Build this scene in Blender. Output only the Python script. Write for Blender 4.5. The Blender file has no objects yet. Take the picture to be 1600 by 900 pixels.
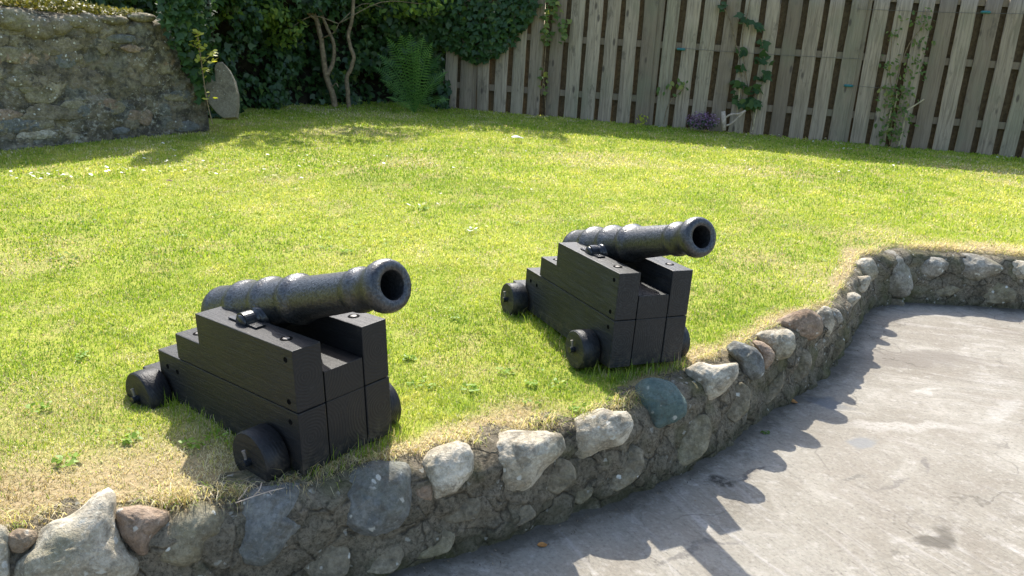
import bpy, bmesh, math, random
import numpy as np
from mathutils import Vector, Matrix, noise

random.seed(7)
RNG = np.random.default_rng(7)
SC = bpy.context.scene
COL = SC.collection
R = math.radians

# ------------------------------------------------------------------ camera
EYE = np.array([0.0, 0.0, 1.25])
FPX, PITCH, ROLL = 1250.0, R(17.0), R(3.5)          # focal length for a 1600 px wide frame
FW = np.array([0, math.cos(PITCH), -math.sin(PITCH)])
_up = np.array([0, math.sin(PITCH), math.cos(PITCH)])
_rt = np.array([1.0, 0, 0])
RT = math.cos(ROLL) * _rt + math.sin(ROLL) * _up
UP = -math.sin(ROLL) * _rt + math.cos(ROLL) * _up
ZP = -0.33                                           # patio level, the lawn edge is at 0

cam_d = bpy.data.cameras.new('camera')
cam = bpy.data.objects.new('camera', cam_d)
COL.objects.link(cam)
cam_d.sensor_width = 36.0
cam_d.lens = FPX / 1600 * 36
cam_d.clip_start, cam_d.clip_end = 0.05, 2000
cam.matrix_world = Matrix(((RT[0], UP[0], -FW[0], EYE[0]), (RT[1], UP[1], -FW[1], EYE[1]),
                           (RT[2], UP[2], -FW[2], EYE[2]), (0, 0, 0, 1)))
SC.camera = cam


def ray(px, py):
    v = FW * FPX + RT * (px - 800) - UP * (py - 450)
    return v / np.linalg.norm(v)


def gz(y):                                           # the lawn rises gently to the back
    return 0.015 * ((y - 4) + np.sqrt((y - 4) ** 2 + 1))


def gp(px, py, z=0.0):
    v = ray(px, py)
    return EYE + v * ((z - EYE[2]) / v[2])


def gl(px, py):                                      # a point on the lawn
    v = ray(px, py)
    z = 0.0
    for _ in range(60):
        t = (z - EYE[2]) / v[2]
        z = 0.5 * z + 0.5 * gz(v[1] * t)
    return EYE + v * t


def at_depth(px, py, y):                             # a point at distance y in front
    v = ray(px, py)
    return EYE + v * (y / v[1])


# ------------------------------------------------------------------ helpers
def link(o, parent=None):
    COL.objects.link(o)
    if parent is not None:
        o.parent = parent
    return o


def tag(o, label=None, cat=None, group=None, kind=None):
    if label: o['label'] = label
    if cat: o['category'] = cat
    if group: o['group'] = group
    if kind: o['kind'] = kind
    return o


def empty(name, loc=(0, 0, 0)):
    o = bpy.data.objects.new(name, None)
    o.location = loc
    o.empty_display_size = 0.1
    return link(o)


def from_bm(name, bm, mat, parent=None, smooth=False, local=None):
    me = bpy.data.meshes.new(name)
    if local is not None:
        bm.transform(local)
    bmesh.ops.recalc_face_normals(bm, faces=bm.faces)
    bm.to_mesh(me)
    bm.free()
    me.materials.append(mat)
    if smooth:
        me.polygons.foreach_set('use_smooth', [True] * len(me.polygons))
    return link(bpy.data.objects.new(name, me), parent)


def np_mesh(name, V, F, mat, parent=None, smooth=False, attrs=None):
    """V (n,3) floats, F (m,k) ints, attrs name -> (n,) floats"""
    V = np.asarray(V, np.float32); F = np.asarray(F, np.int32)
    me = bpy.data.meshes.new(name)
    me.vertices.add(len(V)); me.vertices.foreach_set('co', V.ravel())
    k = F.shape[1]
    me.loops.add(F.size); me.loops.foreach_set('vertex_index', F.ravel())
    me.polygons.add(len(F))
    me.polygons.foreach_set('loop_start', np.arange(0, F.size, k, dtype=np.int32))
    me.polygons.foreach_set('loop_total', np.full(len(F), k, np.int32))
    me.update(calc_edges=True)
    me.validate()
    if smooth:
        me.polygons.foreach_set('use_smooth', np.ones(len(F), bool))
    for n, a in (attrs or {}).items():
        at = me.attributes.new(n, 'FLOAT', 'POINT')
        at.data.foreach_set('value', np.asarray(a, np.float32))
    me.materials.append(mat)
    return link(bpy.data.objects.new(name, me), parent)


def fbm(p, s=1.0, o=4, seed=0.0):
    return noise.fractal(Vector((p[0] * s + seed, p[1] * s - seed, p[2] * s + 2 * seed)), 1.0, 2.0, o)


def vnoise2(x, y, seed=0):                           # cheap vectorised value noise on arrays
    def h(i, j):
        n = (i * 374761393 + j * 668265263 + seed * 974711) & 0xffffffff
        n = ((n ^ (n >> 13)) * 1274126177) & 0xffffffff
        return ((n ^ (n >> 16)) & 0xffff) / 65535.0
    xi = np.floor(x).astype(np.int64); yi = np.floor(y).astype(np.int64)
    fx = x - xi; fy = y - yi
    fx = fx * fx * (3 - 2 * fx); fy = fy * fy * (3 - 2 * fy)
    a, b, c, d = h(xi, yi), h(xi + 1, yi), h(xi, yi + 1), h(xi + 1, yi + 1)
    return (a * (1 - fx) + b * fx) * (1 - fy) + (c * (1 - fx) + d * fx) * fy


def fbm2(x, y, s, seed=0, o=3):
    t = 0; amp = 0.5
    for i in range(o):
        t = t + amp * vnoise2(x * s, y * s, seed + i); s *= 2.1; amp *= 0.5
    return t / (1 - 0.5 ** o)


def sstep(a, b, x):
    t = np.clip((x - a) / (b - a), 0, 1)
    return t * t * (3 - 2 * t)


def tube(bm, pts, radii, seg=8, cap=True):
    """a tube through pts with one radius per point"""
    pts = [Vector(p) for p in pts]
    rings = []
    n = len(pts)
    prev = None
    for i, p in enumerate(pts):
        d = (pts[min(i + 1, n - 1)] - pts[max(i - 1, 0)]).normalized()
        ref = prev if prev is not None else (Vector((0, 0, 1)) if abs(d.z) < 0.9 else Vector((1, 0, 0)))
        u = (ref - d * ref.dot(d)).normalized()
        prev = u
        w = d.cross(u)
        r = radii[i] if hasattr(radii, '__len__') else radii
        rings.append([bm.verts.new(p + (u * math.cos(2 * math.pi * k / seg) + w * math.sin(2 * math.pi * k / seg)) * r)
                      for k in range(seg)])
    for a, b in zip(rings, rings[1:]):
        for k in range(seg):
            bm.faces.new((a[k], a[(k + 1) % seg], b[(k + 1) % seg], b[k]))
    if cap:
        bm.faces.new(list(reversed(rings[0]))); bm.faces.new(rings[-1])


def smooth_path(pts, n=6):
    """Catmull-Rom through the points"""
    P = [np.array(p, float) for p in pts]
    P = [2 * P[0] - P[1]] + P + [2 * P[-1] - P[-2]]
    out = []
    for i in range(1, len(P) - 2):
        for k in range(n):
            t = k / n
            a, b, c, d = P[i - 1], P[i], P[i + 1], P[i + 2]
            out.append(0.5 * ((2 * b) + (c - a) * t + (2 * a - 5 * b + 4 * c - d) * t * t + (3 * b - a - 3 * c + d) * t ** 3))
    out.append(P[-2])
    return out


def box(bm, x0, x1, y0, y1, z0, z1):
    v = [bm.verts.new((x, y, z)) for z in (z0, z1) for x, y in ((x0, y0), (x1, y0), (x1, y1), (x0, y1))]
    for f in ((0, 3, 2, 1), (4, 5, 6, 7), (0, 1, 5, 4), (1, 2, 6, 5), (2, 3, 7, 6), (3, 0, 4, 7)):
        bm.faces.new([v[i] for i in f])


def bevel(bm, w=0.003, seg=2):
    bmesh.ops.bevel(bm, geom=[e for e in bm.edges], offset=w, segments=seg, profile=0.6, affect='EDGES')


# ------------------------------------------------------------------ materials
class NT:
    def __init__(self, name):
        self.m = bpy.data.materials.new(name)
        self.m.use_nodes = True
        self.t = self.m.node_tree
        self.t.nodes.clear()
        self.out = self.t.nodes.new('ShaderNodeOutputMaterial')

    def n(self, typ, ins=None, **props):
        nd = self.t.nodes.new('ShaderNode' + typ)
        for k, v in props.items():
            setattr(nd, k, v)
        for k, v in (ins or {}).items():
            self.set(nd.inputs[k], v)
        return nd

    def set(self, sock, v):
        if isinstance(v, bpy.types.NodeSocket):
            self.t.links.new(v, sock)
        elif isinstance(v, (tuple, list)) and len(v) == 3 and sock.type == 'RGBA':
            sock.default_value = (*v, 1)
        else:
            sock.default_value = v

    def obj(self):
        return self.n('TexCoord').outputs['Object']

    def mapping(self, vec, scale=(1, 1, 1), rot=(0, 0, 0), loc=(0, 0, 0)):
        return self.n('Mapping', {'Vector': vec, 'Scale': scale, 'Rotation': rot, 'Location': loc}).outputs[0]

    def noise(self, vec, scale, detail=4, rough=0.55, dist=0.0):
        return self.n('TexNoise', {'Vector': vec, 'Scale': scale, 'Detail': detail, 'Roughness': rough, 'Distortion': dist}).outputs['Fac']

    def vor(self, vec, scale, feature='F1', out='Distance', rand=1.0):
        return self.n('TexVoronoi', {'Vector': vec, 'Scale': scale, 'Randomness': rand}, feature=feature).outputs[out]

    def ramp(self, fac, stops, interp='LINEAR'):
        r = self.n('ValToRGB', {'Fac': fac})
        cr = r.color_ramp
        cr.interpolation = interp
        while len(cr.elements) < len(stops):
            cr.elements.new(0.5)
        for e, (p, c) in zip(cr.elements, stops):
            e.position = p
            e.color = (*c, 1) if hasattr(c, '__len__') else (c, c, c, 1)
        return r.outputs['Color']

    def math(self, op, a, b=0.0, c=0.0, clamp=False):
        nd = self.n('Math', operation=op, use_clamp=clamp)
        self.set(nd.inputs[0], a); self.set(nd.inputs[1], b); self.set(nd.inputs[2], c)
        return nd.outputs[0]

    def mix(self, fac, a, b, mode='MIX'):
        nd = self.n('Mix', data_type='RGBA', blend_type=mode)
        self.set(nd.inputs['Factor'], fac)
        self.set(nd.inputs[6], a); self.set(nd.inputs[7], b)
        return nd.outputs[2]

    def bump(self, h, strength=0.5, dist=0.01, normal=None):
        ins = {'Height': h, 'Strength': strength, 'Distance': dist}
        if normal is not None: ins['Normal'] = normal
        return self.n('Bump', ins).outputs[0]

    def bsdf(self, color, rough=0.8, normal=None, spec=0.4, **kw):
        ins = {'Base Color': color, 'Roughness': rough, 'Specular IOR Level': spec}
        if normal is not None: ins['Normal'] = normal
        ins.update({k.replace('_', ' '): v for k, v in kw.items()})
        b = self.n('BsdfPrincipled', ins)
        self.t.links.new(b.outputs[0], self.out.inputs['Surface'])
        return b

    def attr(self, name):
        return self.n('Attribute', attribute_name=name).outputs['Fac']


def leaf_mat(name, stops, trans=0.45, rough=0.5, spec=0.3, dry=None):
    """a leaf: diffuse + translucent, colour by the leaf's own tint"""
    m = NT(name)
    c = m.ramp(m.attr('tint'), stops)
    if dry is not None:
        c = m.mix(m.attr('dry'), c, m.ramp(m.attr('tint'), dry))
    p = m.n('BsdfPrincipled', {'Base Color': c, 'Roughness': rough, 'Specular IOR Level': spec})
    tc = m.mix(1.0, c, (1.15, 1.1, 0.6), 'MULTIPLY')
    t = m.n('BsdfTranslucent', {'Color': tc})
    mx = m.n('MixShader', {0: trans, 1: p.outputs[0], 2: t.outputs[0]})
    m.t.links.new(mx.outputs[0], m.out.inputs['Surface'])
    return m.m


def stone_mat(name, a, b, lichen=0.35, green=0.2, bump=0.8):
    m = NT(name)
    o = m.obj()
    n1 = m.noise(o, 9, 6, 0.6, 0.4)
    n2 = m.noise(o, 55, 4, 0.65)
    c = m.mix(m.ramp(n1, [(0.35, 0.0), (0.65, 1.0)]), a, b)
    c = m.mix(m.math('MULTIPLY', m.ramp(n2, [(0.35, 1.0), (0.6, 0.0)]), 0.45), c, tuple(x * 0.45 for x in a))
    g = m.ramp(m.noise(o, 5, 4, 0.6), [(0.5, 0.0), (0.72, 1.0)])
    c = m.mix(m.math('MULTIPLY', g, green), c, (0.13, 0.125, 0.05))
    dz = m.math('MULTIPLY', m.ramp(m.noise(o, 16, 6, 0.7, 0.6), [(0.5, 0.0), (0.62, 1.0)]), 0.55)
    c = m.mix(dz, c, (0.085, 0.07, 0.048))
    n6 = m.noise(o, 95, 6, 0.8)
    c = m.mix(m.ramp(n6, [(0.36, 0.5), (0.48, 0.0)]), c, tuple(0.35 * v for v in a))
    c = m.mix(m.math('MULTIPLY', m.ramp(n6, [(0.55, 0.0), (0.68, 1.0)]), 0.4), c, tuple(min(0.75, 1.35 * v) for v in b))
    # pale lichen spots
    w = m.n('VectorMath', {0: o, 1: m.n('TexNoise', {'Vector': o, 'Scale': 40.0}).outputs['Color']}, operation='MULTIPLY_ADD')
    w.inputs[1].default_value = (0.03, 0.03, 0.03)
    nz = m.n('TexNoise', {'Vector': o, 'Scale': 60.0}).outputs['Color']
    sc = m.n('VectorMath', {0: nz}, operation='SCALE'); sc.inputs['Scale'].default_value = 0.02
    ad = m.n('VectorMath', {0: o, 1: sc.outputs[0]}, operation='ADD').outputs[0]
    m.t.nodes.remove(w)
    v = m.vor(ad, 21)
    sp = m.math('MULTIPLY', m.ramp(v, [(0.16, 1.0), (0.22, 0.0)]), m.ramp(m.noise(o, 11, 2), [(0.47, 0.0), (0.53, 1.0)]))
    c = m.mix(m.math('MULTIPLY', sp, lichen * 2, clamp=True), c, (0.55, 0.54, 0.47))
    h = m.math('ADD', m.math('MULTIPLY', n1, 0.6), m.math('MULTIPLY', n2, 0.35))
    h = m.math('ADD', h, m.math('MULTIPLY', m.noise(o, 130, 4, 0.7), 0.35))
    m.bsdf(c, 0.85, m.bump(h, bump, 0.02), 0.25)
    return m.m


M = {}
M['stone_pale'] = stone_mat('pale stone', (0.37, 0.315, 0.22), (0.64, 0.575, 0.455), 0.35, 0.5)
M['stone_green'] = stone_mat('greenish stone', (0.21, 0.18, 0.11), (0.36, 0.315, 0.215), 0.5, 0.55)
M['stone_blue'] = stone_mat('blue grey stone', (0.13, 0.135, 0.125), (0.235, 0.235, 0.21), 0.3, 0.4)
M['stone_teal'] = stone_mat('teal slate stone', (0.075, 0.115, 0.105), (0.135, 0.175, 0.15), 0.3, 0.35)
M['stone_brown'] = stone_mat('brown stone', (0.23, 0.155, 0.1), (0.39, 0.295, 0.21), 0.3, 0.3)
M['stone_grey'] = stone_mat('grey stone', (0.235, 0.21, 0.16), (0.43, 0.395, 0.32), 0.5, 0.5)
M['stone_dark'] = stone_mat('dark wall stone', (0.16, 0.135, 0.09), (0.30, 0.255, 0.175), 0.6, 0.45)


def mortar_mat():
    m = NT('rubble and mortar')
    o = m.obj()
    n1 = m.noise(o, 9, 7, 0.68, 0.5)
    n2 = m.noise(o, 46, 6, 0.75)
    c = m.ramp(n1, [(0.3, (0.12, 0.10, 0.07)), (0.45, (0.25, 0.205, 0.14)), (0.58, (0.40, 0.33, 0.235)), (0.75, (0.28, 0.255, 0.165))])
    c = m.mix(m.ramp(n2, [(0.38, 0.85), (0.53, 0.0)]), c, (0.04, 0.035, 0.026))
    wz = m.n('TexNoise', {'Vector': o, 'Scale': 9.0, 'Detail': 4.0}).outputs['Color']
    wv = m.n('VectorMath', {0: wz}, operation='SCALE'); wv.inputs['Scale'].default_value = 0.10
    wa = m.n('VectorMath', {0: o, 1: wv.outputs[0]}, operation='ADD').outputs[0]
    ed = m.vor(wa, 8.5, feature='DISTANCE_TO_EDGE')
    cell = m.n('SeparateXYZ', {0: m.vor(wa, 8.5, out='Color')}).outputs[0]
    c = m.mix(0.45, c, m.ramp(cell, [(0.0, (0.14, 0.13, 0.095)), (0.4, (0.27, 0.235, 0.165)), (0.7, (0.19, 0.185, 0.135)), (1.0, (0.38, 0.33, 0.24))]))
    f1 = m.noise(o, 85, 6, 0.78, 0.3)
    c = m.mix(m.ramp(f1, [(0.36, 0.75), (0.5, 0.0)]), c, (0.045, 0.038, 0.027))
    c = m.mix(m.math('MULTIPLY', m.ramp(f1, [(0.53, 0.0), (0.66, 1.0)]), 0.6), c, (0.36, 0.315, 0.225))
    zz = m.n('SeparateXYZ', {0: o}).outputs[2]
    ms = m.math('MULTIPLY', m.ramp(m.math('MULTIPLY_ADD', m.noise(o, 10, 5, 0.7), 0.35, zz), [(0.16, 1.0), (0.27, 0.0)]), 0.7)
    c = m.mix(ms, c, (0.07, 0.068, 0.032))
    jm = m.math('MULTIPLY', m.ramp(ed, [(0.01, 1.0), (0.05, 0.0)]), m.ramp(n1, [(0.42, 1.0), (0.6, 0.1)]))
    c = m.mix(m.math('MULTIPLY', jm, 0.7), c, (0.05, 0.042, 0.03))
    c = m.mix(m.math('MULTIPLY', m.ramp(m.noise(o, 4.5, 3), [(0.52, 0.0), (0.68, 1.0)]), 0.6), c, (0.11, 0.115, 0.04))
    nz = m.n('TexNoise', {'Vector': o, 'Scale': 50.0}).outputs['Color']
    sc = m.n('VectorMath', {0: nz}, operation='SCALE'); sc.inputs['Scale'].default_value = 0.03
    ad = m.n('VectorMath', {0: o, 1: sc.outputs[0]}, operation='ADD').outputs[0]
    sp = m.math('MULTIPLY', m.ramp(m.vor(ad, 26), [(0.17, 1.0), (0.23, 0.0)]), m.ramp(m.noise(o, 8, 2), [(0.5, 0.0), (0.56, 1.0)]))
    c = m.mix(m.math('MULTIPLY', sp, 0.75), c, (0.50, 0.49, 0.42))
    h = m.math('ADD', m.math('MULTIPLY', n2, 1.2), m.math('MULTIPLY', m.noise(o, 140, 4, 0.7), 0.6))
    h = m.math('SUBTRACT', h, m.math('MULTIPLY', jm, 0.9))
    h = m.math('ADD', h, f1)
    m.bsdf(c, 0.92, m.bump(h, 0.9, 0.02), 0.15)
    return m.m


def patio_mat():
    m = NT('weathered concrete')
    o = m.obj()
    yy = m.n('SeparateXYZ', {0: o}).outputs[1]
    far = m.ramp(m.math('MULTIPLY_ADD', yy, 0.4, -0.9), [(0.15, 0.0), (0.65, 1.0)])
    def streak(sc):                                              # trowel sweeps, turning with the distance
        a = m.mapping(m.mapping(o, (1, 1, 1), (0, 0, R(62))), (1.9, 11.0, 1.0))
        b = m.mapping(m.mapping(o, (1, 1, 1), (0, 0, R(14))), (1.9, 11.0, 1.0))
        return m.n('Mix', {'Factor': far, 2: m.noise(a, sc, 6, 0.68, 0.7), 3: m.noise(b, sc, 6, 0.68, 0.7)}, data_type='FLOAT').outputs[0]
    n1 = streak(1.25)
    n4 = streak(4.2)
    n2 = m.noise(o, 1.4, 5, 0.6)
    n3 = m.noise(o, 60, 4, 0.7)
    c = m.mix(m.ramp(n2, [(0.32, 0.0), (0.68, 1.0)]), (0.212, 0.19, 0.15), (0.29, 0.268, 0.222))
    c = m.mix(m.math('MULTIPLY', m.ramp(n1, [(0.55, 0.0), (0.72, 1.0)]), 0.75), c, (0.40, 0.375, 0.34))
    c = m.mix(m.math('MULTIPLY', m.ramp(n1, [(0.30, 1.0), (0.43, 0.0)]), 0.45), c, (0.15, 0.132, 0.11))
    # grit in the hollows, broken up finely
    gm = m.math('MULTIPLY', m.ramp(n4, [(0.60, 0.0), (0.67, 1.0)]), m.ramp(n3, [(0.42, 1.0), (0.56, 0.15)]))
    c = m.mix(m.math('MULTIPLY', gm, 0.8), c, (0.085, 0.074, 0.06))
    # bare or gritty patches worn into the slab
    warp = m.n('TexNoise', {'Vector': o, 'Scale': 7.0, 'Detail': 5.0}).outputs['Color']
    ws = m.n('VectorMath', {0: warp}, operation='SCALE'); ws.inputs['Scale'].default_value = 0.22
    wo = m.n('VectorMath', {0: o, 1: ws.outputs[0]}, operation='ADD').outputs[0]
    c = m.mix(m.math('MULTIPLY', m.ramp(n3, [(0.3, 1.0), (0.45, 0.0)]), 0.4), c, (0.16, 0.145, 0.125))
    c = m.mix(m.math('MULTIPLY', m.ramp(m.noise(o, 22, 5, 0.7), [(0.56, 0.0), (0.66, 1.0)]), 0.5), c, (0.40, 0.375, 0.335))
    c = m.mix(m.math('MULTIPLY', m.ramp(m.noise(o, 150, 3, 0.7), [(0.60, 0.0), (0.68, 1.0)]), 0.55), c, (0.085, 0.075, 0.062))
    # broad brown weathering, fine pits, and grit that collects along the wall
    bw = m.noise(o, 2.6, 6, 0.7, 0.8)
    c = m.mix(m.math('MULTIPLY', m.ramp(bw, [(0.46, 0.0), (0.62, 1.0)]), 0.4), c, (0.18, 0.152, 0.118))
    c = m.mix(m.math('MULTIPLY', m.ramp(bw, [(0.34, 1.0), (0.45, 0.0)]), 0.45), c, (0.40, 0.37, 0.32))
    gr = m.noise(o, 75, 6, 0.8)
    c = m.mix(m.math('MULTIPLY', m.ramp(gr, [(0.36, 1.0), (0.46, 0.0)]), 0.55), c, (0.10, 0.088, 0.07))
    c = m.mix(m.math('MULTIPLY', m.ramp(gr, [(0.56, 0.0), (0.66, 1.0)]), 0.45), c, (0.46, 0.43, 0.38))
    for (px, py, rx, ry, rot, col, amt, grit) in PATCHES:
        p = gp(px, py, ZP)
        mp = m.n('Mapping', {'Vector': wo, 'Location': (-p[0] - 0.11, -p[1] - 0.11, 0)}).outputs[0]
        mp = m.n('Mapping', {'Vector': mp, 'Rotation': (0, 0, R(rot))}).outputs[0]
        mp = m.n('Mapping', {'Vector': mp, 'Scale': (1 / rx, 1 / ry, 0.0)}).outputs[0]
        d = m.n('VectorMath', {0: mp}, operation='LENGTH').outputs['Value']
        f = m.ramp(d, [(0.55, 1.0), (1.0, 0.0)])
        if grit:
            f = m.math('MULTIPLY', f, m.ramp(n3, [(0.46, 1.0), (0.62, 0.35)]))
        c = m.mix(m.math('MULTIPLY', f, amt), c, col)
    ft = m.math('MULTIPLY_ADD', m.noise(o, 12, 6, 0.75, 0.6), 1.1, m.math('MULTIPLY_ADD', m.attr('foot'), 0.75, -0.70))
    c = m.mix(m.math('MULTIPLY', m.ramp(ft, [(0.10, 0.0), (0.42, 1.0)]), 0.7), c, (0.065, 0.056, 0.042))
    ck = m.vor(wo, 1.05, feature='DISTANCE_TO_EDGE')
    ckm = m.math('MULTIPLY', m.ramp(ck, [(0.002, 1.0), (0.007, 0.0)]), m.ramp(m.noise(o, 1.7, 3), [(0.50, 0.0), (0.60, 1.0)]))
    c = m.mix(m.math('MULTIPLY', ckm, 0.45), c, (0.06, 0.052, 0.042))
    h = m.math('ADD', m.math('MULTIPLY', n1, 0.8), m.math('MULTIPLY', n3, 0.35))
    h = m.math('ADD', h, m.math('MULTIPLY', n4, 0.5))
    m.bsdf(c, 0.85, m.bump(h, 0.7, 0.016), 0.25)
    return m.m


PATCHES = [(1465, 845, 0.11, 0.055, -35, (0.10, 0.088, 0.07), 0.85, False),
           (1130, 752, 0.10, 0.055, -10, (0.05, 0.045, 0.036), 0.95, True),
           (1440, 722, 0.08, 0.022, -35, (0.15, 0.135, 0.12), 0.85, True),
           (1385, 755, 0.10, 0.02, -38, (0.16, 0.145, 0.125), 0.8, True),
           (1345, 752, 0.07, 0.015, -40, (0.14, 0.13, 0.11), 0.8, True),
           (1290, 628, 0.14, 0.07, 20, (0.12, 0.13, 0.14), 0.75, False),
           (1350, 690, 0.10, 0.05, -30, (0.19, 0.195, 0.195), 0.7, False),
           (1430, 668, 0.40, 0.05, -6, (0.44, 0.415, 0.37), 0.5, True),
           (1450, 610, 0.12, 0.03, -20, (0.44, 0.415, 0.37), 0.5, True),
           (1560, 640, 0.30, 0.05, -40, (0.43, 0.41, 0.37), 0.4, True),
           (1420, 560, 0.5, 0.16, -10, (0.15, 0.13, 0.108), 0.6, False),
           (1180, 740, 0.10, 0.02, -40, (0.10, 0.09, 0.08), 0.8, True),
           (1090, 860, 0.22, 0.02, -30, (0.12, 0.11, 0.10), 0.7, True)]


def lawn_mat():
    m = NT('lawn soil and thatch')
    o = m.obj()
    n1 = m.noise(o, 2.2, 5, 0.6)
    n2 = m.noise(o, 45, 4, 0.7)
    c = m.ramp(n1, [(0.3, (0.24, 0.29, 0.04)), (0.7, (0.36, 0.37, 0.065))])
    c = m.mix(m.attr('dry'), c, (0.36, 0.275, 0.155))
    c = m.mix(m.ramp(n2, [(0.3, 0.45), (0.6, 0.0)]), c, (0.12, 0.13, 0.03))
    m.bsdf(c, 0.95, m.bump(n2, 0.5, 0.03), 0.1)
    return m.m


def wood_mat(name, base, worn, rough=0.5):
    """black painted timber, grain along local x, growth rings on the end faces"""
    m = NT(name)
    tc = m.n('TexCoord')
    o, nr = tc.outputs['Object'], tc.outputs['Normal']
    g1 = m.noise(m.mapping(o, (3, 40, 40)), 2.2, 6, 0.65, 0.6)
    g2 = m.noise(m.mapping(o, (9, 160, 160)), 2.0, 4, 0.6)
    sx = m.n('SeparateXYZ', {0: o})
    bb = m.math('SUBTRACT', m.math('ABSOLUTE', sx.outputs[1]), 0.135)
    zz = m.math('SUBTRACT', m.math('MODULO', m.math('ADD', sx.outputs[2], 0.375), 0.196), 0.11)
    rr = m.math('SQRT', m.math('ADD', m.math('MULTIPLY', bb, bb), m.math('MULTIPLY', zz, zz)))
    rr = m.math('ADD', rr, m.math('MULTIPLY', m.noise(o, 16, 4), 0.02))
    ring = m.math('MULTIPLY_ADD', m.math('SINE', m.math('MULTIPLY', rr, 2 * math.pi / 0.0105)), 0.5, 0.5)
    sn = m.n('SeparateXYZ', {0: nr})
    endf = m.math('GREATER_THAN', m.math('ABSOLUTE', sn.outputs[0]), 0.7)
    big = m.noise(o, 6, 5, 0.6)
    wm = m.math('MULTIPLY', m.ramp(g1, [(0.4, 0.0), (0.72, 1.0)]), m.ramp(big, [(0.35, 0.2), (0.7, 1.0)]))
    c = m.mix(wm, base, worn)
    c = m.mix(m.math('MULTIPLY', m.math('MULTIPLY', ring, endf), 0.28), c, tuple(0.4 * v for v in base))
    hgt = m.n('Mix', {'Factor': endf, 2: m.math('ADD', g1, m.math('MULTIPLY', g2, 0.4)), 3: m.math('MULTIPLY', ring, 0.14)}, data_type='FLOAT').outputs[0]
    dust = m.ramp(m.noise(o, 30, 5, 0.7), [(0.62, 0.0), (0.8, 1.0)])
    c = m.mix(m.math('MULTIPLY', dust, 0.4), c, (0.10, 0.09, 0.078))
    mud = m.math('MULTIPLY', m.ramp(sx.outputs[2], [(0.02, 1.0), (0.11, 0.0)]), m.ramp(m.noise(o, 38, 5, 0.7), [(0.46, 0.0), (0.62, 1.0)]))
    c = m.mix(m.math('MULTIPLY', mud, 0.5), c, (0.10, 0.082, 0.058))
    ro = m.math('MULTIPLY_ADD', big, 0.25, rough - 0.12)
    m.bsdf(c, ro, m.bump(hgt, 0.6, 0.005), 0.29)
    return m.m


def iron_mat(name, rough=0.3, pit=0.8, base=(0.014, 0.016, 0.019), spec=0.55):
    m = NT(name)
    o = m.obj()
    n1 = m.noise(o, 125, 5, 0.62)
    n2 = m.noise(o, 40, 4, 0.6)
    pits = m.ramp(n1, [(0.40, 0.0), (0.58, 1.0)])
    c = m.mix(pits, tuple(0.6 * v for v in base), tuple(1.3 * v for v in base))
    c = m.mix(m.math('MULTIPLY', m.ramp(n2, [(0.62, 0.0), (0.75, 1.0)]), 0.2), c, (0.04, 0.034, 0.026))
    h = m.math('ADD', m.math('MULTIPLY', n1, 1.0), m.math('MULTIPLY', n2, 0.3))
    m.bsdf(c, m.math('MULTIPLY_ADD', pits, -0.08, rough + 0.08), m.bump(h, pit, 0.006), m.math('MULTIPLY_ADD', pits, spec * 0.4, spec * 0.6))
    return m.m


def fence_mat():
    m = NT('weathered fence wood')
    o = m.obj()
    g = m.noise(m.mapping(o, (30, 30, 1.6)), 1.5, 6, 0.65, 0.8)
    big = m.noise(m.mapping(o, (1.2, 1.2, 0.7)), 1.6, 4, 0.6)
    t = m.attr('tint')
    c = m.ramp(t, [(0.0, (0.18, 0.14, 0.10)), (0.35, (0.275, 0.22, 0.158)), (0.75, (0.38, 0.31, 0.228)), (1.0, (0.30, 0.262, 0.185))])
    c = m.mix(m.ramp(g, [(0.35, 0.65), (0.6, 0.0)]), c, (0.115, 0.088, 0.062))
    c = m.mix(m.math('MULTIPLY', m.ramp(big, [(0.5, 0.0), (0.7, 1.0)]), 0.5), c, (0.17, 0.175, 0.115))
    kn = m.vor(m.mapping(o, (4.5, 4.5, 1.6)), 1.25)
    c = m.mix(m.math('MULTIPLY', m.ramp(kn, [(0.07, 1.0), (0.13, 0.0)]), 0.8), c, (0.07, 0.055, 0.045))
    c = m.mix(m.math('MULTIPLY', m.ramp(m.noise(m.mapping(o, (5, 5, 2.2)), 1.7, 6, 0.7), [(0.58, 0.0), (0.68, 1.0)]), 0.6), c, (0.10, 0.082, 0.062))
    m.bsdf(c, 0.88, m.bump(g, 0.5, 0.01), 0.2)
    return m.m


def plain_mat(name, col, rough=0.7, spec=0.3, scale=30, var=0.35):
    m = NT(name)
    o = m.obj()
    n1 = m.noise(o, scale, 5, 0.6)
    c = m.mix(m.ramp(n1, [(0.3, 0.0), (0.7, 1.0)]), tuple(v * (1 - var) for v in col), tuple(min(1, v * (1 + var)) for v in col))
    m.bsdf(c, rough, m.bump(n1, 0.3, 0.01), spec)
    return m.m


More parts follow.
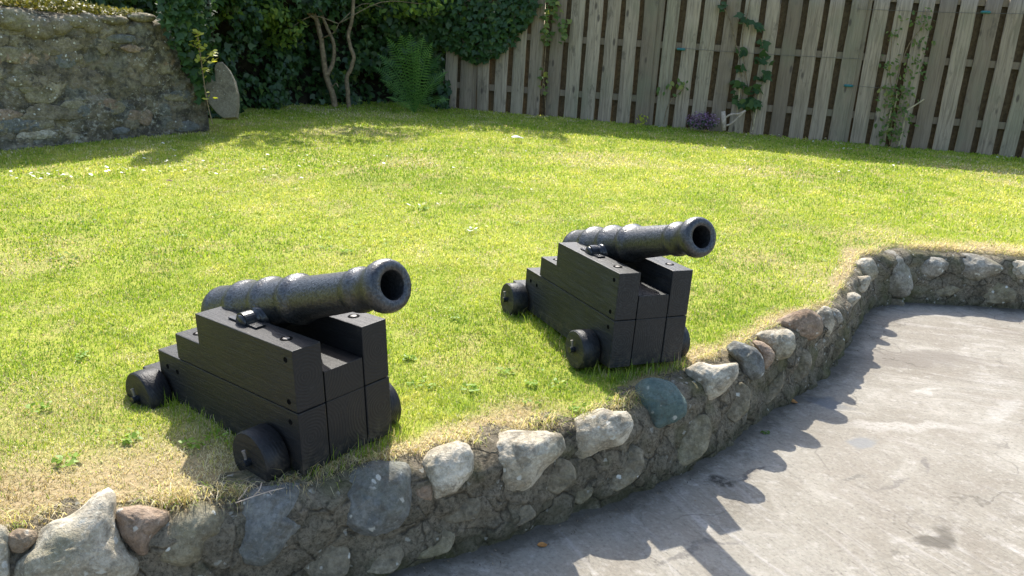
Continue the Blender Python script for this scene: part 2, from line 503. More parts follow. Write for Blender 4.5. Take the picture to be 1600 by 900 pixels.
def rubble_wall_mat():
    m = NT('old rubble wall')
    o = m.obj()
    nz = m.n('TexNoise', {'Vector': o, 'Scale': 5.0, 'Detail': 4.0}).outputs['Color']
    sc = m.n('VectorMath', {0: nz}, operation='SCALE'); sc.inputs['Scale'].default_value = 0.3
    ad = m.n('VectorMath', {0: o, 1: sc.outputs[0]}, operation='ADD').outputs[0]
    cell = m.vor(m.mapping(ad, (1, 1, 1.5)), 4.2, out='Color')
    edge = m.vor(m.mapping(ad, (1, 1, 1.5)), 4.2, feature='DISTANCE_TO_EDGE')
    n1 = m.noise(o, 5, 6, 0.65)
    n2 = m.noise(o, 26, 5, 0.7)
    v = m.n('SeparateXYZ', {0: cell}).outputs[0]
    c = m.ramp(v, [(0.0, (0.13, 0.115, 0.09)), (0.3, (0.26, 0.215, 0.145)), (0.5, (0.17, 0.17, 0.145)), (0.75, (0.24, 0.205, 0.13)), (1.0, (0.40, 0.345, 0.24))])
    mort = m.math('MULTIPLY', m.ramp(edge, [(0.02, 1.0), (0.10, 0.0)]), m.ramp(n1, [(0.35, 0.2), (0.6, 1.0)]))
    c = m.mix(m.math('MULTIPLY', mort, 0.7), c, (0.20, 0.158, 0.105))
    c = m.mix(m.ramp(n1, [(0.40, 0.85), (0.55, 0.0)]), c, (0.05, 0.044, 0.034))
    c = m.mix(m.math('MULTIPLY', m.ramp(m.noise(o, 3.1, 4), [(0.52, 0.0), (0.7, 1.0)]), 0.6), c, (0.17, 0.14, 0.062))
    lich = m.math('MULTIPLY', m.ramp(n2, [(0.54, 0.0), (0.62, 1.0)]), m.ramp(m.noise(o, 2.2, 3), [(0.42, 0.0), (0.6, 1.0)]))
    c = m.mix(m.math('MULTIPLY', lich, 0.7), c, (0.48, 0.46, 0.39))
    c = m.mix(m.math('MULTIPLY', m.ramp(n2, [(0.3, 1.0), (0.42, 0.0)]), 0.6), c, (0.05, 0.045, 0.04))
    h = m.math('ADD', m.math('MULTIPLY', m.ramp(edge, [(0.0, 0.0), (0.12, 1.0)]), 0.3), m.math('MULTIPLY', n2, 0.6))
    n5 = m.noise(o, 13, 6, 0.75, 0.5)
    c = m.mix(m.ramp(n5, [(0.36, 0.75), (0.5, 0.0)]), c, (0.05, 0.048, 0.042))
    c = m.mix(m.math('MULTIPLY', m.ramp(n5, [(0.54, 0.0), (0.66, 1.0)]), 0.55), c, (0.33, 0.29, 0.20))
    c = m.mix(m.math('MULTIPLY', m.ramp(m.noise(m.mapping(o, (1, 1, 1.8)), 38, 5, 0.7), [(0.62, 0.0), (0.68, 1.0)]), 0.8), c, (0.55, 0.54, 0.47))
    m.bsdf(c, 0.92, m.bump(m.math('ADD', h, n5), 0.8, 0.04), 0.15)
    return m.m


M['mortar'] = mortar_mat()
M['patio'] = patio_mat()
M['lawn'] = lawn_mat()
M['wood'] = wood_mat('black painted timber', (0.0115, 0.0118, 0.0128), (0.027, 0.0265, 0.026), 0.47)
M['wood_worn'] = wood_mat('thin black paint on timber', (0.0115, 0.0130, 0.0145), (0.048, 0.052, 0.054), 0.47)
M['iron'] = iron_mat('black painted cast iron', 0.29, 0.46, (0.0135, 0.0148, 0.0158), 0.9)
M['iron_smooth'] = iron_mat('black gloss iron fittings', 0.25, 0.15)
M['crumb'] = leaf_mat('dry crumbs', [(0, (0.03, 0.024, 0.018)), (0.6, (0.09, 0.07, 0.045)), (1, (0.30, 0.23, 0.15))], 0.0)
M['hole'] = plain_mat('black bolt hole', (0.004, 0.004, 0.004), 0.9, 0.05)
M['rust'] = plain_mat('worn metal pin', (0.16, 0.14, 0.12), 0.5, 0.5, 60)
M['fence'] = fence_mat()
M['rear_fence'] = plain_mat('rear boards darkened for shade', (0.075, 0.058, 0.036), 0.9, 0.1, 20)  # shade in the gaps is put into the rear boards' colour
M['rubble'] = rubble_wall_mat()
M['bark'] = plain_mat('tree bark', (0.20, 0.15, 0.09), 0.9, 0.15, 26, 0.5)
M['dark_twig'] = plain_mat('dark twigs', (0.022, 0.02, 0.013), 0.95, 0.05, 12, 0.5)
M['cane'] = plain_mat('bamboo cane', (0.40, 0.33, 0.2), 0.7, 0.3)
M['dead_wood'] = plain_mat('pale dead wood', (0.42, 0.34, 0.26), 0.85, 0.2)
M['slab'] = stone_mat('sandstone slab', (0.19, 0.165, 0.115), (0.27, 0.235, 0.17), 0.2, 0.2)
M['dirt'] = plain_mat('far ground', (0.10, 0.12, 0.04), 0.95, 0.1, 3)
M['wire'] = plain_mat('garden wire', (0.10, 0.10, 0.09), 0.6, 0.4)
M['teal'] = plain_mat('teal plastic', (0.02, 0.13, 0.13), 0.45, 0.5)
M['petal'] = leaf_mat('daisy petals', [(0, (0.75, 0.75, 0.72)), (0.9, (0.82, 0.82, 0.8)), (1, (0.7, 0.6, 0.2))], 0.2)
M['white'] = plain_mat('white petal', (0.75, 0.72, 0.68), 0.7, 0.2)
M['dry_leaf'] = plain_mat('dry leaf', (0.36, 0.17, 0.05), 0.7, 0.3, 50)
M['brown_leaf'] = plain_mat('brown leaf', (0.13, 0.07, 0.025), 0.7, 0.3, 50)
GRASS = [(0.0, (0.115, 0.215, 0.022)), (0.35, (0.22, 0.345, 0.03)), (0.7, (0.345, 0.435, 0.055)), (1.0, (0.55, 0.55, 0.16))]
STRAW = [(0.0, (0.34, 0.235, 0.13)), (0.5, (0.62, 0.50, 0.35)), (1.0, (0.82, 0.74, 0.58))]
M['grass'] = leaf_mat('grass blades', GRASS, 0.5, 0.5, 0.25, dry=STRAW)
M['ivy'] = leaf_mat('ivy leaves', [(0, (0.018, 0.045, 0.012)), (0.6, (0.04, 0.09, 0.022)), (0.9, (0.075, 0.14, 0.03)), (1, (0.14, 0.20, 0.04))], 0.3, 0.42, 0.4)
M['tree_leaf'] = leaf_mat('tree leaves', [(0, (0.07, 0.13, 0.02)), (0.6, (0.15, 0.24, 0.035)), (1, (0.28, 0.35, 0.06))], 0.5)
M['fern'] = leaf_mat('fern fronds', [(0, (0.05, 0.13, 0.025)), (0.5, (0.11, 0.24, 0.05)), (1, (0.20, 0.36, 0.085))], 0.4)
M['young'] = leaf_mat('young leaves', [(0, (0.25, 0.30, 0.03)), (1, (0.5, 0.5, 0.08))], 0.5)
M['clover'] = leaf_mat('clover leaves', [(0, (0.15, 0.28, 0.03)), (0.6, (0.26, 0.40, 0.05)), (1, (0.42, 0.52, 0.14))], 0.45)
M['climber'] = leaf_mat('climber leaves', [(0, (0.025, 0.06, 0.02)), (0.6, (0.05, 0.10, 0.03)), (1, (0.10, 0.15, 0.04))], 0.35)
M['climber_light'] = leaf_mat('light climber leaves', [(0, (0.07, 0.13, 0.03)), (0.6, (0.13, 0.19, 0.045)), (1, (0.26, 0.27, 0.07))], 0.4)
M['purple'] = leaf_mat('purple flowers', [(0, (0.08, 0.05, 0.07)), (0.6, (0.22, 0.12, 0.22)), (1, (0.36, 0.22, 0.36))], 0.3)
M['moss'] = leaf_mat('moss and stonecrop', [(0, (0.12, 0.12, 0.025)), (0.5, (0.27, 0.25, 0.05)), (0.8, (0.38, 0.27, 0.1)), (1, (0.3, 0.15, 0.08))], 0.3)

# ------------------------------------------------------------------ light
SUN_AZ = R(101.0)                                    # direction towards the sun, from +X
SUN_EL = R(47.5)
to_sun = Vector((math.cos(SUN_AZ) * math.cos(SUN_EL), math.sin(SUN_AZ) * math.cos(SUN_EL), math.sin(SUN_EL)))
sd = bpy.data.lights.new('sun', 'SUN')
sd.energy = 3.6
sd.angle = R(0.5)
sd.color = (1.0, 0.95, 0.86)
so = link(bpy.data.objects.new('sun', sd))
so.rotation_euler = to_sun.to_track_quat('Z', 'Y').to_euler()
so.location = (0, 8, 12)
w = bpy.data.worlds.new('World')
SC.world = w
w.use_nodes = True
wt = w.node_tree
bg = wt.nodes['Background']
sky = wt.nodes.new('ShaderNodeTexSky')
sky.sky_type = 'NISHITA'
sky.sun_disc = False
sky.sun_elevation = SUN_EL
sky.sun_rotation = R(90) - SUN_AZ
sky.air_density, sky.dust_density, sky.ozone_density = 1.0, 2.0, 1.0
wt.links.new(sky.outputs[0], bg.inputs[0])
bg.inputs[1].default_value = 0.15
vs = SC.view_settings
vs.view_transform = 'Standard'
vs.look = 'None'
vs.gamma = 1.0
vs.use_curve_mapping = False
vs.exposure = 1.27

# ------------------------------------------------------------------ ground lines
BASE = [(-5.5, -0.55), (-3.4, 0.58), (-2.2, 1.13), (-1.22, 1.61), (-0.82, 1.81), (-0.41, 2.03), (-0.15, 2.18), (0.0, 2.27), (0.18, 2.40), (0.30, 2.49), (0.45, 2.57),
        (0.59, 2.70), (0.76, 2.86), (0.95, 3.05), (1.12, 3.27), (1.35, 3.53), (1.73, 3.98), (1.88, 4.22), (2.15, 4.70), (2.33, 5.03),
        (2.52, 5.25), (2.75, 5.38), (3.08, 5.40), (3.3, 5.40), (3.58, 5.38), (4.6, 5.3), (6.5, 5.2), (12, 5.0)]
EDGE_X = np.array([-12, -5.5, -3.4, -2.2, -1.28, -1.06, -0.84, -0.74, -0.6, -0.47, -0.27, -0.04, 0.21, 0.48, 0.75, 1.02, 1.26, 1.69, 2.09, 2.3, 2.67, 3.09, 3.61, 4.6, 6.5, 12.2])
EDGE_Y = np.array([-4.0, -0.38, 0.75, 1.3, 1.76, 1.88, 1.93, 1.98, 2.06, 2.14, 2.28, 2.43, 2.56, 2.76, 3.12, 3.38, 3.70, 4.11, 4.80, 5.23, 5.56, 5.58, 5.54, 5.46, 5.36, 5.16])


def yedge(x):
    return np.interp(x, EDGE_X, EDGE_Y) - 0.025


P0 = gl(820, 178)
FD = gl(1600, 247) - P0
FD[2] = 0
FD /= np.linalg.norm(FD)
FN = np.array([-FD[1], FD[0], 0])                    # away from the lawn
W0 = gl(0, 235); W2 = gl(220, 214)
WD = W2 - W0; WD[2] = 0; WD /= np.linalg.norm(WD)
WN = np.array([WD[1], -WD[0], 0])                    # garden side of the left wall


def dry_mask(x, y):
    d = (y - yedge(x)) * 0.82
    n = fbm2(x + 30, y + 30, 3.1, 5)
    wd = 0.17 + 0.42 * sstep(-0.45, -0.95, x) + 0.05 * sstep(1.5, 2.5, x)
    m = sstep(1.15, 0.1, (d + (n - 0.5) * 0.45) / wd)
    big = fbm2(x + 11, y + 7, 1.1, 9)
    m = np.maximum(m, 0.42 * sstep(0.54, 0.72, big))
    fine = fbm2(x + 50, y + 50, 7.0, 15)
    m = np.maximum(m, 0.35 * sstep(0.58, 0.75, fine))
    return np.clip(m, 0, 1)


# ------------------------------------------------------------------ ground sheets
bm = bmesh.new()
box(bm, -400, 400, -400, 400, -1.2, -0.55)
tag(from_bm('ground', bm, M['dirt']), 'far ground around the garden', None, None, 'structure')


WHEEL_RUTS = [(-0.712, 2.105, 0.05), (-1.236, 2.533, 0.035), (0.30, 3.06, 0.012), (0.01, 3.667, 0.01)]


def lawn_z(x, y):
    d = y - yedge(x) + 0.02
    z = gz(y) + (fbm2(x + 20, y + 20, 1.6, 3) - 0.5) * 0.035 * np.clip(d * 3, 0, 1) - 0.006 - 0.05 * np.exp(-np.maximum(d, 0) / 0.025)
    for (wx, wy, dp) in WHEEL_RUTS:                  # the wheels have sunk in
        z = z - dp * np.exp(-((x - wx) ** 2 + (y - wy) ** 2) / 0.085 ** 2)
    return z


def build_lawn():
    xs = np.concatenate([np.arange(-11, -2.2, 0.3), np.arange(-2.2, 4.2, 0.06), np.arange(4.2, 12.01, 0.3)])
    vv = np.linspace(0, 1, 110) ** 1.9
    X = np.repeat(xs[:, None], len(vv), 1)
    E = yedge(X) - 0.02
    Y = E + (19.0 - E) * vv[None, :]
    Z = lawn_z(X, Y)
    V = np.stack([X, Y, Z], -1).reshape(-1, 3)
    nx, ny = X.shape
    i = np.arange(nx * ny).reshape(nx, ny)
    F = np.stack([i[:-1, :-1], i[1:, :-1], i[1:, 1:], i[:-1, 1:]], -1).reshape(-1, 4)
    o = np_mesh('lawn', V, F, M['lawn'], smooth=True, attrs={'dry': dry_mask(X, Y).ravel()})
    tag(o, 'sunny green lawn sloping up to the fence', None, None, 'structure')


build_lawn()


def build_patio():
    xs = np.concatenate([np.arange(-6, -1.5, 0.3), np.arange(-1.5, 5.0, 0.04), np.arange(5.0, 14.01, 0.3)])
    ys = np.concatenate([np.arange(-6, 1.0, 0.3), np.arange(1.0, 6.3, 0.04)])
    X, Y = np.meshgrid(xs, ys, indexing='ij')
    Z = np.full_like(X, ZP)
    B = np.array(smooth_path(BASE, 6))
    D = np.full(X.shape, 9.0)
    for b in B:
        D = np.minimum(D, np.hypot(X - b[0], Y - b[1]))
    V = np.stack([X, Y, Z], -1).reshape(-1, 3)
    i = np.arange(X.size).reshape(X.shape)
    F = np.stack([i[:-1, :-1], i[1:, :-1], i[1:, 1:], i[:-1, 1:]], -1).reshape(-1, 4)
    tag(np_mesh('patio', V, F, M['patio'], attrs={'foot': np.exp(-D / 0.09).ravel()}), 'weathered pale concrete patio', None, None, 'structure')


build_patio()


# ------------------------------------------------------------------ grass blades
def make_blades(x, y, length, width, lean, az, tint, dry, zoff=0.0):
    n = len(x)
    z = lawn_z(x, y) + zoff
    base = np.stack([x, y, z], -1)
    dirn = np.stack([np.cos(az), np.sin(az), np.zeros(n)], -1)
    side = np.stack([-np.sin(az), np.cos(az), np.zeros(n)], -1)
    tw = RNG.uniform(-0.8, 0.8, n)[:, None]
    side = side + dirn * tw
    l1 = lean * 0.55
    mid = base + dirn * (np.sin(l1) * length * 0.55)[:, None] + np.array([0, 0, 1]) * (np.cos(l1) * length * 0.55)[:, None]
    l2 = lean * 1.35
    tip = mid + dirn * (np.sin(l2) * length * 0.5)[:, None] + np.array([0, 0, 1]) * (np.cos(l2) * length * 0.5)[:, None]
    w = (width * 0.5)[:, None]
    V = np.stack([base - side * w, base + side * w, mid - side * w * 0.8, mid + side * w * 0.8, tip], 1).reshape(-1, 3)
    i = (np.arange(n) * 5)[:, None]
    F = np.concatenate([i + np.array([0, 1, 3]), i + np.array([0, 3, 2]), i + np.array([2, 3, 4])], 0)
    return V, F, np.repeat(tint, 5), np.repeat(dry, 5)


def behind_limits(x, y):
    ok = ((x - P0[0]) * FN[0] + (y - P0[1]) * FN[1]) < 0.05
    ok &= (((x - W0[0]) * WN[0] + (y - W0[1]) * WN[1]) > -0.05) | ((x > -3.55) & (y > 9.0))
    ok &= ~((y > 13.2) | ((x < -4.0) & (y > 10.4)))
    return ok


def grass():
    parts = []
    zones = [(1.4, 3.0, 40000, 0.015, 0.0019), (3.0, 4.5, 22000, 0.016, 0.0027), (4.5, 7.0, 9000, 0.018, 0.0043), (7.0, 10.0, 4200, 0.022, 0.0066), (10.0, 14.5, 2100, 0.024, 0.010)]
    for r0, r1, dens, ln, wd in zones:
        xm = r1 * 0.72
        n = int(dens * 2 * xm * (r1 - r0 * 0.6))
        x = RNG.uniform(-xm, xm, n); y = RNG.uniform(r0 * 0.6, r1, n)
        r = np.hypot(x, y)
        d = y - yedge(x)
        ok = (r >= r0) & (r < r1) & (d > 0.0) & (np.abs(x) < y * 0.74 + 0.25) & behind_limits(x, y)
        x, y, d = x[ok], y[ok], d[ok]
        n = len(x)
        clump = fbm2(x, y, 14.0, 21, 2)
        dm = dry_mask(x, y)
        keep = RNG.uniform(0, 1, n) < np.clip(0.55 + 0.9 * (clump - 0.3), 0.25, 1) * (1 - 0.3 * dm)
        x, y, d, dm, clump = x[keep], y[keep], d[keep], dm[keep], clump[keep]
        n = len(x)
        dry = (RNG.uniform(0, 1, n) < dm * 0.86 + 0.10).astype(float) * RNG.uniform(0.65, 1.0, n)
        big = fbm2(x + 3, y + 3, 0.8, 31)
        mid = fbm2(x + 8, y + 5, 4.2, 61, 3)
        tint = np.clip(0.55 + 0.9 * (big - 0.5) + 0.7 * (mid - 0.5) + 0.55 * (clump - 0.5) + RNG.normal(0, 0.2, n), 0, 1)
        L = ln * RNG.uniform(0.6, 1.5, n) * (0.7 + 0.7 * clump)
        lean = np.abs(RNG.normal(0.85, 0.42, n)) + 0.45 * dry
        az = RNG.uniform(0, 2 * np.pi, n)
        near = (d < 0.09)
        L = np.where(near & (RNG.uniform(0, 1, n) < 0.3), L * 2.2, L)
        az = np.where(near, RNG.normal(-np.pi / 2 + 0.5, 0.9, n), az)
        lean = np.where(near, lean + 0.4, lean)
        parts.append(make_blades(x, y, L, wd * RNG.uniform(0.7, 1.3, n), lean, az, tint, dry))
    # taller uncut blades along the carriages, tufts on the stones
    for (cx, cy, yaw, nn) in ((-0.4675, 2.2086, -0.672, 900), (0.5618, 3.0384, -1.124, 900)):
        a = RNG.uniform(-0.98, 0.03, nn); side = RNG.choice([-1, 1], nn); b = side * RNG.uniform(0.17, 0.24, nn)
        fr = RNG.uniform(0, 1, nn) < 0.25
        b = np.where(fr, RNG.uniform(-0.2, 0.2, nn), b); a = np.where(fr, RNG.uniform(0.0, 0.05, nn), a)
        x = cx + a * math.cos(yaw) + b * math.sin(yaw); y = cy + a * math.sin(yaw) - b * math.cos(yaw)
        ok = y - yedge(x) > 0.0
        x, y = x[ok], y[ok]; n = len(x)
        parts.append(make_blades(x, y, RNG.uniform(0.018, 0.05, n) * np.where(RNG.uniform(0, 1, n) < 0.08, 1.7, 1.0), RNG.uniform(0.0018, 0.003, n), np.abs(RNG.normal(0.35, 0.25, n)),
                                 RNG.uniform(0, 6.28, n), np.clip(RNG.normal(0.45, 0.2, n), 0, 1), (RNG.uniform(0, 1, n) < 0.15) * 0.9))
    # straw hanging over the wall stones
    n = 9000
    x = RNG.uniform(-1.7, 4.2, n); y = yedge(x) + RNG.uniform(-0.02, 0.05, n)
    cl = fbm2(x, y, 9.0, 77, 2)
    ok = RNG.uniform(0, 1, n) < sstep(0.42, 0.66, cl) * np.where(x > 1.0, 0.4, 1.0)
    x, y = x[ok], y[ok]; n = len(x)
    parts.append(make_blades(x, y, RNG.uniform(0.03, 0.085, n), RNG.uniform(0.0014, 0.0026, n), RNG.uniform(0.7, 1.9, n), RNG.normal(-math.pi / 2 + 0.35, 0.8, n),
                             RNG.uniform(0, 1, n), (RNG.uniform(0, 1, n) < 0.78) * RNG.uniform(0.7, 1, n), 0.012))
    V, F, T, D, o = [], [], [], [], 0
    for v, f, t, d in parts:
        V.append(v); F.append(f + o); T.append(t); D.append(d); o += len(v)
    ob = np_mesh('grass', np.concatenate(V), np.concatenate(F), M['grass'], attrs={'tint': np.concatenate(T), 'dry': np.concatenate(D)})
    tag(ob, 'short mown grass, straw coloured near the wall', None, None, 'stuff')


grass()


def disc_flowers(name, pts, size, mat, h):
    n = len(pts)
    k = 6
    a = np.arange(k) / k * 2 * np.pi
    V = []; T = []
    for i in range(n):
        x, y = pts[i]
        s = size[i]
        z = float(lawn_z(np.array([x]), np.array([y]))[0]) + h * random.uniform(0.7, 1.3)
        tx, ty = random.uniform(-0.5, 0.5), random.uniform(-0.7, 0.2)
        for j in range(k):
            V.append((x + s * math.cos(a[j]), y + s * math.sin(a[j]), z + s * (tx * math.cos(a[j]) + ty * math.sin(a[j]))))
        T += [random.uniform(0.2, 0.9)] * k
    F = (np.arange(n) * k)[:, None] + np.arange(k)
    return np_mesh(name, V, F, mat, attrs={'tint': T})


def daisies():
    px = []
    for (cx, cy, sx, sy, n) in ((85, 278, 40, 4, 34), (182, 266, 10, 6, 10), (230, 255, 30, 14, 16), (270, 262, 25, 14, 10), (340, 268, 30, 10, 12), (420, 262, 60, 14, 16),
                                (480, 262, 60, 12, 10), (640, 245, 60, 14, 22), (705, 250, 40, 10, 12), (1297, 225, 12, 3, 12), (1325, 234, 8, 2, 6), (1090, 201, 9, 2, 9),
                                (1022, 195, 6, 3, 6), (1150, 206, 14, 4, 8), (1210, 214, 10, 2, 5), (1480, 255, 40, 5, 14), (1560, 249, 20, 2, 5), (1260, 262, 50, 10, 14),
                                (1140, 256, 40, 12, 12), (1400, 270, 60, 12, 14), (830, 240, 60, 14, 10), (728, 363, 14, 3, 9), (648, 328, 12, 3, 7), (730, 300, 60, 14, 7)):
        for _ in range(n):
            px.append((random.gauss(cx, sx), random.gauss(cy, sy)))
    pts, sz = [], []
    for (u, v) in px:
        g = gl(u, v)
        if behind_limits(np.array([g[0]]), np.array([g[1]]))[0] and g[1] > yedge(g[0]):
            pts.append(g[:2]); sz.append(random.uniform(0.009, 0.016))
    tag(disc_flowers('daisies', pts, sz, M['petal'], 0.035), 'small white daisies scattered through the lawn', None, None, 'stuff')


daisies()


# ------------------------------------------------------------------ stones traced from their outlines
def resample_closed(pts, n):
    P = [np.array(p, float) for p in pts]
    m = len(P)
    dense = []
    for i in range(m):
        a, b, c, d = P[(i - 1) % m], P[i], P[(i + 1) % m], P[(i + 2) % m]
        for k in range(8):
            t = k / 8
            cr = 0.5 * ((2 * b) + (c - a) * t + (2 * a - 5 * b + 4 * c - d) * t * t + (3 * b - a - 3 * c + d) * t ** 3)
            li = b + (c - b) * t
            dense.append(0.6 * cr + 0.4 * li)
    dense = np.array(dense)
    nx = np.roll(dense, -1, 0)
    L = np.concatenate([[0], np.cumsum(np.linalg.norm(nx - dense, axis=1))])
    q = np.linspace(0, L[-1], n, endpoint=False)
    full = np.vstack([dense, dense[:1]])
    return np.stack([np.interp(q, L, full[:, k]) for k in range(full.shape[1])], -1)


def pebble(name, pts3, nrm, thick, mat, parent, seed=0, back=1.0, p=2.4, n=64, rough=0.085, grow=1.06):
    """a closed rounded stone whose outline, seen along nrm, is pts3"""
    P = resample_closed(pts3, n)
    c = P.mean(0)
    P = c + (P - c) * grow
    size = np.linalg.norm(P - c, axis=1).mean()
    nrm = np.array(nrm) / np.linalg.norm(nrm)
    K = 13
    V = []
    for sgn in (1, -1):
        for k in range(K if sgn > 0 else K - 1):
            s = math.cos(math.pi / 2 * k / K) if sgn > 0 else math.cos(math.pi / 2 * (k + 1) / K)
            hgt = thick * (max(0.0, 1 - s ** p)) ** (1 / p) * (1 if sgn > 0 else -back)
            for j in range(n):
                V.append(c + (P[j] - c) * s + nrm * hgt)
    top = len(V); V.append(c + nrm * thick)
    bot = len(V); V.append(c - nrm * thick * back)
    V = np.array(V)
    # lumps and facets
    for i in range(len(V)):
        d = V[i] - c
        q = V[i] / size
        f = fbm(q * 0.9, 1.0, 3, seed) * 1.0 + 0.5 * (noise.voronoi(Vector(q * 1.3 + seed))[0][0] - 0.5)
        V[i] += d * f * rough + nrm * (fbm(q * 3.2, 1.0, 3, seed + 5) * size * 0.06 - abs(fbm(q * 1.6, 1.0, 3, seed + 8)) * size * 0.10) + d * fbm(q * 6.0, 1.0, 3, seed + 2) * 0.03
    F = []
    def rid(r, j): return r * n + j % n
    for r in range(K - 1):
        for j in range(n): F.append((rid(r, j), rid(r, j + 1), rid(r + 1, j + 1), rid(r + 1, j)))
    for j in range(n): F.append((rid(K - 1, j), rid(K - 1, j + 1), top, top))
    for j in range(n): F.append((rid(0, j + 1), rid(0, j), rid(K, j), rid(K, j + 1)))
    for r in range(K, 2 * K - 2):
        for j in range(n): F.append((rid(r, j + 1), rid(r, j), rid(r + 1, j), rid(r + 1, j + 1)))
    for j in range(n): F.append((rid(2 * K - 2, j + 1), rid(2 * K - 2, j), bot, bot))
    b = bmesh.new()
    vs_ = [b.verts.new(v) for v in V]
    for f in F:
        f = list(dict.fromkeys(f))
        if len(f) > 2: b.faces.new([vs_[i] for i in f])
    return from_bm(name, b, mat, parent, smooth=True)


BASE_F = np.array(smooth_path(BASE, 12))
_t = np.gradient(BASE_F, axis=0); _t /= np.linalg.norm(_t, axis=1)[:, None]
BASE_N = np.stack([-_t[:, 1], _t[:, 0]], -1)         # into the bank


def wall_hit(px, py, inset=0.02, top=0.0):
    """where the sight line meets the face of the retaining wall (or its top)"""
    v = ray(px, py)
    L = BASE_F + BASE_N * inset
    best = None
    for a, b in zip(L[:-1], L[1:]):
        d = b - a
        det = v[0] * (-d[1]) + d[0] * v[1]
        if abs(det) < 1e-9: continue
        t = (a[0] * (-d[1]) + d[0] * a[1]) / det
        s = (v[0] * a[1] - v[1] * a[0]) / det
        if t > 0 and -0.001 <= s <= 1.001:
            if best is None or t < best: best = t
    g = gp(px, py, 0.0)
    g = gp(px, py, 0.75 * float(gz(g[1])))
    if best is None: return g
    q = EYE + v * best
    return g if q[2] > g[2] else q


